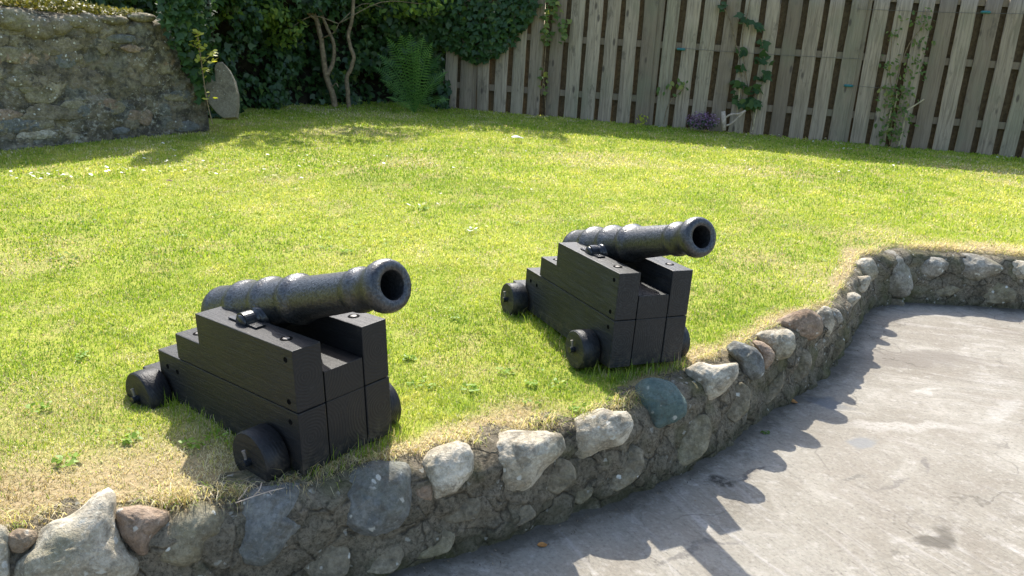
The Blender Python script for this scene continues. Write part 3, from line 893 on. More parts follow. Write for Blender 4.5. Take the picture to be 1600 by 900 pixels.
def retaining_wall():
    root = empty('retaining_wall', (0.6, 2.7, ZP))
    tag(root, 'low curved wall of boulders and mortar holding back the lawn', 'garden wall')
    inv = Matrix.Translation((-0.6, -2.7, -ZP))
    # mortared rubble core
    dense = np.array(smooth_path(BASE, 40))
    Ls = np.concatenate([[0], np.cumsum(np.linalg.norm(np.diff(dense, axis=0), axis=1))])
    q = np.concatenate([np.arange(0, 4.2, 0.06), np.arange(4.2, 11.5, 0.013), np.arange(11.5, Ls[-1], 0.06)])
    q = q[q < Ls[-1]]
    S = np.stack([np.interp(q, Ls, dense[:, k]) for k in (0, 1)], -1)
    T = np.gradient(S, axis=0); T /= np.linalg.norm(T, axis=1)[:, None]
    NB = np.stack([-T[:, 1], T[:, 0]], -1)
    prof = [(-0.02, -0.05)] + [(0.0 + 0.02 * (k / 24) ** 2, -0.02 + 0.29 * k / 24) for k in range(25)]
    prof += [(0.036, 0.288), (0.050, 0.303), (0.070, 0.314), (0.105, 0.321), (0.16, 0.324), (0.22, 0.322), (0.30, 0.20)]
    V = []
    for i in range(len(S)):
        for (of, z) in prof:
            p = Vector((S[i, 0], S[i, 1], z))
            vo = noise.voronoi(Vector((q[i] * 7.5, z * 9.0, of * 6)))[0]
            lump = min(0.35, (vo[1] - vo[0])) * 0.07
            d = lump * 0.8 - 0.006 + 0.018 * fbm(p, 6.0, 4) + 0.007 * fbm(p, 28.0, 3, 3.0) - 0.012
            if z > 0.3: d *= 0.5
            x, y = S[i] + NB[i] * (of - d)
            V.append((x - 0.6, y - 2.7, z + (0.012 * fbm(p, 9.0, 3, 8) if z > 0.28 else 0) + float(gz(S[i, 1])) * 0.6 * min(1, max(0, (z - 0.1) / 0.15))))
    m = len(prof); n = len(S)
    i = np.arange(n * m).reshape(n, m)
    F = np.stack([i[:-1, :-1], i[1:, :-1], i[1:, 1:], i[:-1, 1:]], -1).reshape(-1, 4)
    np_mesh('rubble_core', V, F, M['mortar'], root, smooth=True)
    COPE = [
        ('stone_pale', [(-30, 815), (5, 822), (13, 835), (14, 870), (12, 905), (-30, 910)], None),
        ('stone_brown', [(12, 838), (28, 826), (53, 830), (58, 844), (37, 863), (16, 860)], 'small tan coping stone'),
        ('stone_pale', [(28, 879), (53, 854), (72, 822), (116, 804), (147, 779), (169, 765), (180, 776), (181, 807), (187, 835), (200, 857), (219, 876), (214, 895), (190, 912), (95, 925), (31, 910)], 'large pale pointed coping stone'),
        ('stone_brown', [(183, 797), (219, 790), (259, 800), (262, 816), (237, 841), (231, 863), (219, 866), (194, 844), (184, 822)], 'reddish brown broken coping stone'),
        ('stone_green', [(241, 847), (259, 816), (281, 797), (309, 783), (344, 790), (352, 810), (347, 835), (322, 847), (312, 872), (287, 883), (259, 876), (244, 860)], 'round olive coping stone'),
        ('stone_blue', [(372, 780), (391, 764), (437, 758), (466, 762), (469, 785), (462, 807), (469, 822), (450, 841), (431, 866), (409, 879), (384, 876), (369, 863), (369, 822)], 'blue grey coping stone'),
        ('stone_blue', [(520, 770), (537, 747), (557, 728), (583, 720), (613, 724), (635, 731), (640, 750), (643, 783), (637, 803), (620, 820), (590, 832), (557, 830), (537, 823), (525, 807), (523, 787)], 'big smooth slate grey boulder'),
        ('stone_brown', [(637, 737), (653, 730), (667, 740), (675, 760), (673, 780), (653, 787), (643, 770)], None),
        ('stone_pale', [(658, 725), (673, 707), (693, 697), (713, 693), (730, 698), (737, 717), (735, 740), (713, 767), (680, 777), (665, 753)], 'white rounded coping stone'),
        ('stone_pale', [(737, 720), (757, 700), (777, 678), (800, 672), (833, 676), (873, 677), (882, 697), (873, 712), (847, 733), (830, 757), (807, 767), (783, 767), (767, 753), (748, 743)], None),
        ('stone_pale', [(880, 675), (897, 653), (923, 643), (940, 638), (957, 643), (977, 644), (985, 657), (983, 673), (970, 693), (940, 703), (923, 717), (900, 722), (887, 707)], None),
        ('stone_teal', [(995, 605), (1010, 592), (1032, 594), (1055, 603), (1072, 632), (1068, 649), (1040, 662), (1025, 673), (1010, 654), (998, 632)], 'teal angular coping stone'),
        ('stone_pale', [(1072, 579), (1093, 567), (1116, 572), (1150, 568), (1155, 583), (1142, 602), (1116, 622), (1100, 622), (1093, 605), (1080, 594)], None),
        ('stone_blue', [(1136, 543), (1148, 535), (1162, 537), (1181, 544), (1190, 558), (1194, 576), (1188, 590), (1174, 592), (1160, 583), (1151, 564), (1140, 553)], 'blue grey streaked boulder'),
        ('stone_brown', [(1176, 534), (1188, 533), (1202, 541), (1210, 553), (1206, 567), (1197, 576), (1192, 571), (1190, 557), (1183, 546)], None),
        ('stone_pale', [(1181, 523), (1195, 517), (1227, 516), (1240, 524), (1241, 543), (1232, 557), (1213, 561), (1202, 550), (1190, 536)], 'egg shaped white boulder'),
        ('stone_pale', [(1208, 556), (1213, 553), (1216, 558), (1214, 563), (1209, 562)], None),
        ('stone_brown', [(1209, 505), (1241, 488), (1265, 484), (1283, 498), (1284, 518), (1267, 532), (1248, 529), (1227, 516)], None),
        ('stone_pale', [(1276, 490), (1286, 479), (1297, 482), (1303, 504), (1296, 524), (1285, 522), (1281, 501)], None),
        ('stone_grey', [(1298, 483), (1311, 485), (1317, 499), (1308, 508), (1301, 500)], None),
        ('stone_pale', [(1304, 471), (1321, 460), (1335, 457), (1344, 465), (1332, 478), (1325, 494), (1313, 487)], None),
        ('stone_pale', [(1322, 440), (1341, 433), (1356, 431), (1361, 436), (1352, 456), (1336, 458), (1328, 448)], None),
        ('stone_pale', [(1332, 411), (1347, 404), (1362, 405), (1372, 424), (1361, 438), (1347, 430), (1336, 422)], None),
        ('stone_grey', [(1360, 402), (1375, 393), (1397, 396), (1412, 408), (1421, 426), (1427, 448), (1418, 462), (1398, 464), (1379, 458), (1372, 432)], 'large ridged grey boulder at the corner'),
        ('stone_grey', [(1422, 415), (1435, 405), (1454, 401), (1472, 405), (1481, 413), (1475, 425), (1459, 434), (1439, 432), (1427, 426)], None),
        ('stone_grey', [(1485, 402), (1499, 396), (1519, 397), (1542, 405), (1561, 414), (1565, 422), (1549, 430), (1525, 437), (1502, 436), (1487, 430), (1483, 415)], 'long oval grey boulder'),
        ('stone_pale', [(1565, 415), (1576, 406), (1592, 407), (1610, 411), (1625, 425), (1610, 434), (1592, 437), (1572, 430)], None),
    ]
    k = 0
    for mat, poly, lab in COPE:
        k += 1
        pc = np.mean(poly, 0)
        c = wall_hit(*pc, inset=0.045)
        v = ray(*pc)
        n = -v.copy(); n[2] *= 1.0; n /= np.linalg.norm(n)
        pts = []
        for u in poly:
            r_ = ray(*u)
            pts.append(EYE + r_ * ((c - EYE) @ n) / (r_ @ n))
        pts = np.array(pts)
        ext = pts - pts.mean(0)
        w_ = min(np.ptp(ext @ RT), np.ptp(ext @ UP))
        o = pebble('coping_stone', pts - n * w_ * 0.15, n, w_ * 0.46, M[mat], root, seed=k * 3.7, back=1.1, p=2.0)
        o.data.transform(inv)
        if lab: tag(o, lab)
    FACE = [
        ('stone_green', [(1516, 454), (1529, 443), (1546, 439), (1566, 445), (1585, 456), (1581, 471), (1559, 475), (1534, 471), (1521, 464)]),
        ('stone_green', [(1450, 452), (1461, 445), (1487, 447), (1499, 452), (1487, 460), (1465, 462)]),
        ('stone_green', [(1036, 711), (1051, 681), (1078, 658), (1100, 649), (1110, 670), (1102, 704), (1085, 722), (1048, 736), (1034, 726)]),
        ('stone_dark', [(757, 806), (787, 790), (828, 789), (836, 806), (813, 821), (776, 828), (753, 821)]),
        ('stone_green', [(885, 764), (912, 745), (927, 753), (923, 775), (904, 787)]),
        ('stone_dark', [(1132, 613), (1157, 599), (1171, 613), (1167, 641), (1148, 658), (1129, 644)]),
        ('stone_dark', [(1190, 611), (1213, 588), (1224, 581), (1223, 602), (1209, 623), (1195, 630)]),
        ('stone_dark', [(1293, 543), (1307, 527), (1318, 529), (1318, 543), (1302, 562)]),
        ('stone_dark', [(855, 712), (890, 722), (900, 748), (872, 770), (845, 760), (840, 735)]),
        ('stone_dark', [(940, 722), (985, 695), (1005, 705), (1000, 740), (965, 765), (940, 755)]),
        ('stone_green', [(640, 830), (690, 815), (712, 835), (700, 862), (655, 872), (632, 855)]),
        ('stone_dark', [(480, 850), (520, 842), (545, 860), (540, 895), (500, 905), (475, 885)]),
        ('stone_dark', [(560, 845), (612, 842), (630, 868), (610, 895), (566, 890)]),
        ('stone_dark', [(690, 782), (735, 770), (752, 785), (742, 810), (700, 815)]),
        ('stone_dark', [(1230, 560), (1255, 545), (1268, 560), (1262, 585), (1240, 595)]),
        ('stone_dark', [(1375, 466), (1405, 468), (1412, 476), (1385, 486), (1366, 480)]),
    ]
    for mat, poly in FACE:
        k += 1
        pc = np.mean(poly, 0)
        c = wall_hit(*pc, inset=0.012)
        n = -ray(*pc)
        pts = np.array([EYE + ray(*u) * ((c - EYE) @ n) / (ray(*u) @ n) for u in poly])
        ext = pts - pts.mean(0)
        w_ = min(np.ptp(ext @ RT), np.ptp(ext @ UP))
        o = pebble('face_stone', pts - n * w_ * 0.10, n, w_ * 0.15, M[mat], root, seed=k * 2.3, back=1.0, p=3.0)
        o.data.transform(inv)
    # coping continues on both sides of the view
    for s in list(np.arange(0.4, 3.9, 0.22)) + list(np.arange(12.2, 17.0, 0.25)):
        k += 1
        j = np.argmin(np.abs(Ls - s))
        c = np.array([dense[j][0], dense[j][1], 0.0])
        tt = dense[min(j + 1, len(dense) - 1)] - dense[j - 1]; tt /= np.linalg.norm(tt)
        nb = np.array([-tt[1], tt[0], 0])
        t3 = np.array([tt[0], tt[1], 0])
        c = c + nb * 0.06 + np.array([0, 0, -0.03])
        nn = -nb * 0.8 + np.array([0, 0, 0.6]); up = np.cross(t3, nn); up /= np.linalg.norm(up)
        if up[2] < 0: up = -up
        a_, b_ = random.uniform(0.08, 0.11), random.uniform(0.05, 0.075)
        pts = [c + t3 * a_ * math.cos(t) * random.uniform(0.85, 1.1) + up * b_ * math.sin(t) * random.uniform(0.85, 1.1) for t in np.linspace(0, 2 * math.pi, 11)[:-1]]
        o = pebble('coping_stone', pts, nn, 0.05, M[random.choice(['stone_pale', 'stone_grey', 'stone_green', 'stone_blue'])], root, seed=k * 1.9)
        o.data.transform(inv)


retaining_wall()


# ------------------------------------------------------------------ cannons
def lathe(bm, prof, axis_o, axis_d, seg=64, cap=True, rough=0.0):
    """prof: list of (s, r) along the axis"""
    d = Vector(axis_d).normalized()
    u = d.orthogonal().normalized(); w_ = d.cross(u)
    O = Vector(axis_o)
    rings = []
    for s, r in prof:
        if r < 1e-6:
            rings.append([bm.verts.new(O + d * s)])
            continue
        rg = []
        for k in range(seg):
            a = 2 * math.pi * k / seg
            e = u * math.cos(a) + w_ * math.sin(a)
            p = O + d * s + e * r
            if rough: p += e * (noise.fractal(p * 38, 1.0, 2.0, 3) * rough + noise.fractal(p * 12 + Vector((5, 3, 1)), 1.0, 2.0, 2) * rough * 0.8)
            rg.append(bm.verts.new(p))
        rings.append(rg)
    for a, b in zip(rings, rings[1:]):
        if len(a) == 1 and len(b) == 1: continue
        for k in range(seg):
            k2 = (k + 1) % seg
            if len(a) == 1: bm.faces.new((a[0], b[k2], b[k]))
            elif len(b) == 1: bm.faces.new((a[k], a[k2], b[0]))
            else: bm.faces.new((a[k], a[k2], b[k2], b[k]))
    if cap:
        for rg, rev in ((rings[0], True), (rings[-1], False)):
            if len(rg) > 1: bm.faces.new(list(reversed(rg)) if rev else rg)


WC, WB, HT, HS = 0.0987, 0.1506, 0.4108, 0.2175
L1, L2, L3, L4, H2, H3, H4, ZB = 0.5106, 0.6595, 0.7983, 0.9339, 0.3081, 0.2140, 0.1153, 0.018


def make_cannon(label, wood, rr):
    root = empty('cannon')
    tag(root, label, 'cannon', 'two small cannons on the lawn')
    W = WB / 2 + WC
    for sgn in (1, -1):                               # sgn 1: local +y is the far side
        bm = bmesh.new()
        y0, y1 = sorted((sgn * (WB / 2 + 0.001), sgn * W))
        for poly in ([(0, HS + 0.0012), (0, HT), (-L1, HT), (-L1, H2), (-L2, H2), (-L2, HS + 0.0012)],
                     [(0.001, ZB), (0.001, HS - 0.0012), (-L3, HS - 0.0012), (-L3, H4), (-L4, H4), (-L4, ZB)]):
            bb = bmesh.new()
            f = bb.faces.new([bb.verts.new((a, y0, z)) for a, z in poly])
            ex = bmesh.ops.extrude_face_region(bb, geom=[f])
            bmesh.ops.translate(bb, vec=(0, y1 - y0, 0), verts=[v for v in ex['geom'] if isinstance(v, bmesh.types.BMVert)])
            bmesh.ops.recalc_face_normals(bb, faces=bb.faces)
            bevel(bb, 0.0032, 2)
            # cut across so that the noise below can roughen the edges
            me = bpy.data.meshes.new('tmp'); bb.to_mesh(me); bb.free(); bm.from_mesh(me); bpy.data.meshes.remove(me)
        ck = from_bm('cheek', bm, wood, root)
        # countersunk bolts: on top and, outside, along the side
        yc = sgn * (WB / 2 + 0.05)
        for (a, z, up) in ((-0.095, HT, True), (-0.595, H2, True)):
            b = bmesh.new()
            lathe(b, [(0.0, 0.019), (0.0012, 0.0185), (0.0013, 0.0145), (0.0006, 0.0135), (0.0006, 0.0)], (a, yc, z), (0, 0, 1), 24, cap=False)
            from_bm('bolt_hole', b, M['hole'], ck)
            b = bmesh.new()
            lathe(b, [(-0.002, 0.0105), (0.0022, 0.0105), (0.0032, 0.008), (0.0035, 0.0)], (a, yc, z), (0, 0, 1), 20, cap=False)
            from_bm('bolt_head', b, M['rust'] if up else M['iron_smooth'], ck)
        for (a, z) in ((-0.036, 0.376), (-0.038, 0.245), (-0.040, 0.180), (-0.742, 0.167), (-0.678, 0.164)):
            b = bmesh.new()
            lathe(b, [(0.0, 0.0088), (0.0010, 0.0085), (0.0012, 0.006), (0.0003, 0.005), (0.0003, 0.0)], (a, sgn * W, z), (0, sgn, 0), 16, cap=False)
            from_bm('bolt_hole', b, M['hole'], ck)
    # block between the cheeks, two timbers
    for (za, zb) in ((ZB + 0.002, HS - 0.0015), (HS - 0.0003, 0.3135)):
        bm = bmesh.new()
        box(bm, -0.19 if zb > 0.25 else -0.80, -0.0015, -WB / 2 + 0.0042, WB / 2 - 0.0028, za, zb)
        bevel(bm, 0.002, 2)
        from_bm('transom', bm, wood, root)
    # axles and wheels
    for a, zc in ((-0.135, 0.056), (-0.805, 0.060)):
        bm = bmesh.new()
        tube(bm, [(a, -0.284, zc), (a, 0.284, zc)], 0.0125, 14)
        from_bm('axle', bm, M['iron_smooth'], root)
        for sgn in (1, -1):
            bm = bmesh.new()
            lathe(bm, [(0.184, 0.013), (0.184, rr - 0.004), (0.188, rr), (0.23, rr + 0.0005), (0.2575, rr), (0.262, rr - 0.004), (0.2615, 0.013)],
                  (a, 0, zc), (0, sgn, 0), 48, cap=False)
            wh = from_bm('wheel', bm, wood, root, smooth=False)
            for p in wh.data.polygons: p.use_smooth = abs(p.normal.y) < 0.6
            bm = bmesh.new()
            tube(bm, [(a, sgn * 0.274, zc - 0.012), (a, sgn * 0.274, zc + 0.022), (a - 0.004, sgn * 0.276, zc + 0.040)], [0.004, 0.0045, 0.006], 10)
            from_bm('linchpin', bm, M['rust'], wh)
    # barrel
    ax_d = Vector((1, 0, 0.30)).normalized()
    O = Vector((0.2, 0, 0.597))
    prof = [(-0.952, 0.0), (-0.951, 0.012), (-0.944, 0.020), (-0.932, 0.0215), (-0.922, 0.018), (-0.915, 0.014), (-0.905, 0.020),
            (-0.90, 0.045), (-0.892, 0.070), (-0.880, 0.082), (-0.865, 0.086), (-0.845, 0.0855), (-0.835, 0.083)]
    def seg(s0, s1, r0, r1, n):
        return [(s0 + (s1 - s0) * k / n, r0 + (r1 - r0) * k / n) for k in range(1, n + 1)]
    prof += seg(-0.835, -0.735, 0.083, 0.0815, 6) + [(-0.728, 0.087), (-0.715, 0.0905), (-0.697, 0.0905), (-0.684, 0.085)]
    prof += seg(-0.684, -0.590, 0.082, 0.0765, 6) + [(-0.580, 0.0815), (-0.570, 0.086), (-0.548, 0.0865), (-0.536, 0.080)]
    prof += seg(-0.538, -0.440, 0.077, 0.0705, 6) + [(-0.432, 0.0755), (-0.422, 0.0795), (-0.398, 0.080), (-0.384, 0.072)]
    prof += seg(-0.388, -0.125, 0.0675, 0.0575, 14) + [(-0.120, 0.0615), (-0.112, 0.0655), (-0.092, 0.0660), (-0.078, 0.060)]
    prof += [(-0.06, 0.0575), (-0.042, 0.0595), (-0.025, 0.065), (-0.010, 0.0715), (0.004, 0.0750), (0.018, 0.0750), (0.030, 0.0715), (0.037, 0.066), (0.0395, 0.058),
             (0.0395, 0.0435), (0.034, 0.0405), (-0.1, 0.0395), (-0.42, 0.0395), (-0.42, 0.0)]
    bm = bmesh.new()
    lathe(bm, prof, O, ax_d, 72, cap=False, rough=0.0007)
    br = from_bm('barrel', bm, M['iron'], root, smooth=True)
    ta, tz = -0.305, 0.4165
    for sgn in (1, -1):
        bm = bmesh.new()
        lathe(bm, [(0.03, 0.034), (0.086, 0.034), (0.089, 0.030), (0.091, 0.0245), (0.140, 0.0245), (0.143, 0.0225), (0.143, 0.0)], (ta, 0, tz), (0, sgn, 0), 32, cap=False)
        from_bm('trunnion', bm, M['iron_smooth'], br, smooth=True)
        # iron strap over the trunnion, with flat feet on the cheek
        bm = bmesh.new()
        outer, inner = [], []
        for k in range(13):
            t = math.pi * k / 12
            outer.append((ta + 0.0305 * math.cos(t), tz + 0.0305 * math.sin(t)))
            inner.append((ta + 0.0255 * math.cos(t), tz + 0.0255 * math.sin(t)))
        z0, z1 = HT + 0.0015, HT + 0.0065
        ring = [(ta + 0.075, z0), (ta + 0.075, z1), (ta + 0.0305, z1)] + outer[1:-1] + [(ta - 0.0305, z1), (ta - 0.075, z1), (ta - 0.075, z0), (ta - 0.0255, z0)] + inner[::-1][1:-1] + [(ta + 0.0255, z0)]
        f = bm.faces.new([bm.verts.new((a, sgn * 0.102, z)) for a, z in ring])
        ex = bmesh.ops.extrude_face_region(bm, geom=[f])
        bmesh.ops.translate(bm, vec=(0, sgn * 0.034, 0), verts=[v for v in ex['geom'] if isinstance(v, bmesh.types.BMVert)])
        from_bm('trunnion_strap', bm, M['iron_smooth'], root)
    return root


def pose(root, x, y, z, d, b, n):
    d, b, n = map(Vector, (d, b, n))
    l = -b
    root.matrix_world = Matrix(((d.x, l.x, n.x, x), (d.y, l.y, n.y, y), (d.z, l.z, n.z, z), (0, 0, 0, 1)))


c1 = make_cannon('nearer small black cannon with smooth paint, just above the blue grey stones', M['wood'], 0.091)
pose(c1, -0.46755, 2.20860, -0.008, (0.78180184, -0.62201685, 0.04336956), (-0.62042617, -0.782958, -0.04525628), (-0.06210671, -0.00847384, 0.99803354))
c2 = make_cannon('further small black cannon with thin paint showing wood grain, behind the teal stone', M['wood_worn'], 0.079)
pose(c2, 0.56184, 3.03842, 0.012, (0.4320075, -0.90186168, 0.00387638), (-0.90171837, -0.43185206, 0.02019363), (0.01653784, 0.0122192, 0.99978857))


# ------------------------------------------------------------------ leaves
IVY_T = np.array([(0, 0), (0.32, 0.12), (0.5, 0.42), (0.22, 0.5), (0, 1.0), (-0.22, 0.5), (-0.5, 0.42), (-0.32, 0.12)])
OVAL_T = np.array([(0, 0), (0.24, 0.25), (0.26, 0.55), (0, 1.0), (-0.26, 0.55), (-0.24, 0.25)])
DIA_T = np.array([(0, 0), (0.16, 0.4), (0, 1.0), (-0.16, 0.4)])


def leaves(name, C, N, size, tint, mat, parent, tmpl=IVY_T, down=0.6):
    """flat leaf faces at C with face normals N, the tips hanging by `down`"""
    C = np.asarray(C, float); N = np.asarray(N, float)
    n = len(C)
    N = N / np.linalg.norm(N, axis=1)[:, None]
    tip = np.array([0, 0, -1.0]) * down + RNG.normal(0, 0.55, (n, 3))
    tip -= N * (tip * N).sum(1)[:, None]
    tip /= np.linalg.norm(tip, axis=1)[:, None]
    side = np.cross(N, tip)
    k = len(tmpl)
    s = np.asarray(size)[:, None, None]
    cup = RNG.uniform(-0.35, 0.1, n)[:, None, None]
    V = C[:, None, :] + side[:, None, :] * (tmpl[None, :, 0:1] * s) + tip[:, None, :] * ((tmpl[None, :, 1:2] - 0.4) * s) \
        + N[:, None, :] * (np.abs(tmpl[None, :, 0:1]) * s * cup)
    F = (np.arange(n) * k)[:, None] + np.arange(k)
    return np_mesh(name, V.reshape(-1, 3), F, mat, parent, attrs={'tint': np.repeat(np.clip(tint, 0, 1), k)})


def cluster(n, c, r, out=None, bias=0.5):
    """points in a lumpy ellipsoid with normals mostly outwards"""
    d = RNG.normal(0, 1, (n, 3)); d /= np.linalg.norm(d, axis=1)[:, None]
    rad = RNG.uniform(0.35, 1.0, n) ** 0.6
    P = np.array(c) + d * rad[:, None] * np.array(r)
    Nn = d + RNG.normal(0, 0.5, (n, 3)) + np.array([0, -0.2, bias])
    return P, Nn


# ------------------------------------------------------------------ ivy mass at the back
def ivy_bank():
    base_px = [(318, 186), (345, 181), (400, 176), (460, 170), (520, 165), (600, 165), (700, 171)]
    B = np.array([gl(*p) for p in base_px])
    B = np.vstack([B[0] + np.array([-1.0, -0.9, 0.0]) * 0.0, B])
    B[1:, 1] += 0.12
    B[0] = B[1] + np.array([-1.5, 0.1, 0.0])
    path = np.array(smooth_path(B, 10))
    root = empty('ivy_bank', tuple(path[len(path) // 2]))
    tag(root, 'dark ivy bank filling the corner between the stone wall and the fence', 'ivy')
    O = np.array(root.location)
    T = np.gradient(path, axis=0)[:, :2]; T /= np.linalg.norm(T, axis=1)[:, None]
    NO = np.stack([T[:, 1], -T[:, 0]], -1)            # to the lawn
    Ls = np.concatenate([[0], np.cumsum(np.linalg.norm(np.diff(path[:, :2], axis=0), axis=1))])
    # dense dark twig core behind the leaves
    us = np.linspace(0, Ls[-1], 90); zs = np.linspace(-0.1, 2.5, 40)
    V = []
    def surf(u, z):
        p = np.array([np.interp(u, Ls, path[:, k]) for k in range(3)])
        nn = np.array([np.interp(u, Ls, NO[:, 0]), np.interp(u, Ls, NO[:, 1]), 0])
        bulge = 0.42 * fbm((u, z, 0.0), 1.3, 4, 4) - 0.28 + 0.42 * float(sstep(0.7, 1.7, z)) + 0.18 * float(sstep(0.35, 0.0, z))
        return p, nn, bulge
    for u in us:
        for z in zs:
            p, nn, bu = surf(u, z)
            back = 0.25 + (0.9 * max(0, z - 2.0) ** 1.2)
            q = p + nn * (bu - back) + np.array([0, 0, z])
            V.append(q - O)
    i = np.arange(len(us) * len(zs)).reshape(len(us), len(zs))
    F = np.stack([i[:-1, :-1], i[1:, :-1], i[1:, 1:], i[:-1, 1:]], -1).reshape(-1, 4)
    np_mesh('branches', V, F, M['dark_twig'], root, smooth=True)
    n = 19000
    C, Nn, S, Tn = [], [], [], []
    for _ in range(n):
        u = random.uniform(0, Ls[-1]); z = 2.55 * random.random() ** 0.85
        p, nn, bu = surf(u, z)
        dens = fbm((u * 1.6, z * 1.6, 3.0), 1.0, 3, 9)
        if dens < -0.12 and random.random() < 0.75: continue
        back = 0.16 + (0.9 * max(0, z - 2.0) ** 1.2)
        q = p + nn * (bu - back + random.uniform(-0.05, 0.22) + 0.12 * dens) + np.array([0, 0, z])
        C.append(q - O)
        Nn.append(nn + np.array([random.gauss(0, 0.45), random.gauss(0, 0.45), random.gauss(0.45, 0.4)]))
        S.append(random.uniform(0.055, 0.13))
        Tn.append(random.gauss(0.42, 0.25) + 0.3 * max(0, z - 1.2))  # upper leaves tinted lighter, the sunlit top put into the leaf colour
    leaves('foliage', C, Nn, S, np.array(Tn), M['ivy'], root)
    return path


IVY_PATH = ivy_bank()


def on_wall(px, py, off):
    v = ray(px, py)
    Q = W0 + WN * off
    return EYE + v * (((Q - EYE) @ WN) / (v @ WN))


def ivy_on_wall():
    """the ivy that spills over the end of the stone wall"""
    root = empty('ivy', tuple(gl(300, 190)))
    tag(root, 'bright green ivy spilling over the right end of the stone wall', 'ivy')
    O = np.array(root.location)
    C, Nn, S, T = [], [], [], []
    for _ in range(2300):
        t = random.random()
        px = 262 + 62 * t + random.gauss(0, 8); top = -60; bot = 34 + 135 * t ** 1.3
        py = random.uniform(top, bot)
        q = on_wall(px, py, random.uniform(0.05, 0.26)) if px < 318 else at_depth(px, py, on_wall(318, py, 0.1)[1] + random.uniform(0, 0.4))
        C.append(q - O); Nn.append((random.gauss(0.1, 0.4), random.gauss(-0.8, 0.3), random.gauss(0.6, 0.4)))
        S.append(random.uniform(0.06, 0.11)); T.append(random.gauss(0.55, 0.22))
    leaves('foliage', C, Nn, S, np.array(T), M['ivy'], root)
    bm = bmesh.new()
    for k in range(7):
        x = 268 + k * 9
        tube(bm, smooth_path([on_wall(min(316, x + 18), 110, 0.05) - O, on_wall(x + 10, 70, 0.05) - O, on_wall(x + 4, 20, 0.06) - O, on_wall(x, -20, 0.06) - O], 4), 0.012, 6)
    from_bm('stem', bm, M['dark_twig'], root)


ivy_on_wall()


# ------------------------------------------------------------------ fence
def fence():
    S0, S1 = -1.36, 10.4
    root = empty('fence', tuple(P0))
    tag(root, 'tall weathered board fence along the back of the lawn', 'fence')
    rot = Matrix(((FD[0], FN[0], 0, 0), (FD[1], FN[1], 0, 0), (0, 0, 1, 0), (0, 0, 0, 1)))
    root.matrix_world = Matrix.Translation(P0) @ rot
    pitch, first = 0.2665, 0.14                        # board centres at first + k * pitch
    posts = [1.845 + 2.665 * k for k in range(-2, 4)]
    top = 1.93
    zr = (0.345, 1.10, 1.845)

    def board(V, F, T, sc, w_, y0, th, z0, z1, tint):
        o = len(V)
        tl = random.gauss(0, 0.007)
        nz_ = 8
        for k in range(nz_ + 1):
            z = z0 + (z1 - z0) * k / nz_
            wob = random.gauss(0, 0.0018)
            for (dx, dy) in ((-w_ / 2, 0), (-w_ / 2 + 0.004, -0.004), (w_ / 2 - 0.004, -0.004), (w_ / 2, 0), (w_ / 2, th), (-w_ / 2, th)):
                V.append((sc + dx + wob + tl * z, y0 + dy + tl * 0.5, z)); T.append(tint)
        for k in range(nz_):
            a = o + k * 6
            for j in range(6):
                j2 = (j + 1) % 6
                F.append((a + j, a + j2, a + 6 + j2, a + 6 + j))
        e = o + nz_ * 6
        F.append((e, e + 1, e + 4, e + 5)); F.append((e + 1, e + 2, e + 3, e + 4))
    edges = [S0] + [p for p in posts if p > S0] + [S1]
    kk = np.arange(-20, 60)
    centres = first + kk * pitch
    for a, b in zip(edges[:-1], edges[1:]):
        V, F, T = [], [], []
        for c in centres:
            if a <= c < b:
                g = float(gz(np.array([P0[1] + FD[1] * c]))[0]) - P0[2] - 0.02
                board(V, F, T, c + random.gauss(0, 0.010), 0.193 * random.uniform(0.93, 1.04), -0.022, 0.02, g - 0.02, top + random.gauss(0, 0.015), random.random())
        np_mesh('board_panel', V, F, M['fence'], root, attrs={'tint': T})
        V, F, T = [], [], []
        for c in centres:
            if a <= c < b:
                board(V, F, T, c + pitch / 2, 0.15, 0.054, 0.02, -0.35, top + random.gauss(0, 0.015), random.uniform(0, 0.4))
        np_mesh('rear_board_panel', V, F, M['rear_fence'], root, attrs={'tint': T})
        for z in zr:
            bm = bmesh.new()
            box(bm, a + 0.003, b - 0.003, 0.001, 0.050, z - 0.044, z + 0.044)
            o = from_bm('rail', bm, M['fence'], root)
            at = o.data.attributes.new('tint', 'FLOAT', 'POINT'); at.data.foreach_set('value', [0.12] * len(o.data.vertices))
    for p in posts:
        if p < S0: continue
        bm = bmesh.new()
        box(bm, p - 0.05, p + 0.05, -0.008, 0.0005, -0.05, top - 0.03)
        for z in np.arange(0.15, 2.1, 0.235):          # bolt holes in the strip
            lathe(bm, [(0.0, 0.012), (0.0015, 0.011), (0.0015, 0.0)], (p + random.gauss(0, 0.004), -0.0082, z), (0, -1, 0), 8, cap=False)
        box(bm, p - 0.048, p + 0.048, 0.052, 0.053, -0.05, top)
        o = from_bm('post', bm, M['fence'], root)
        at = o.data.attributes.new('tint', 'FLOAT', 'POINT'); at.data.foreach_set('value', [0.15] * len(o.data.vertices))
    return root


FENCE = fence()


def on_fence(px, py, off=0.06):
    v = ray(px, py)
    Q = P0 - FN * off
    return EYE + v * (((Q - EYE) @ FN) / (v @ FN))


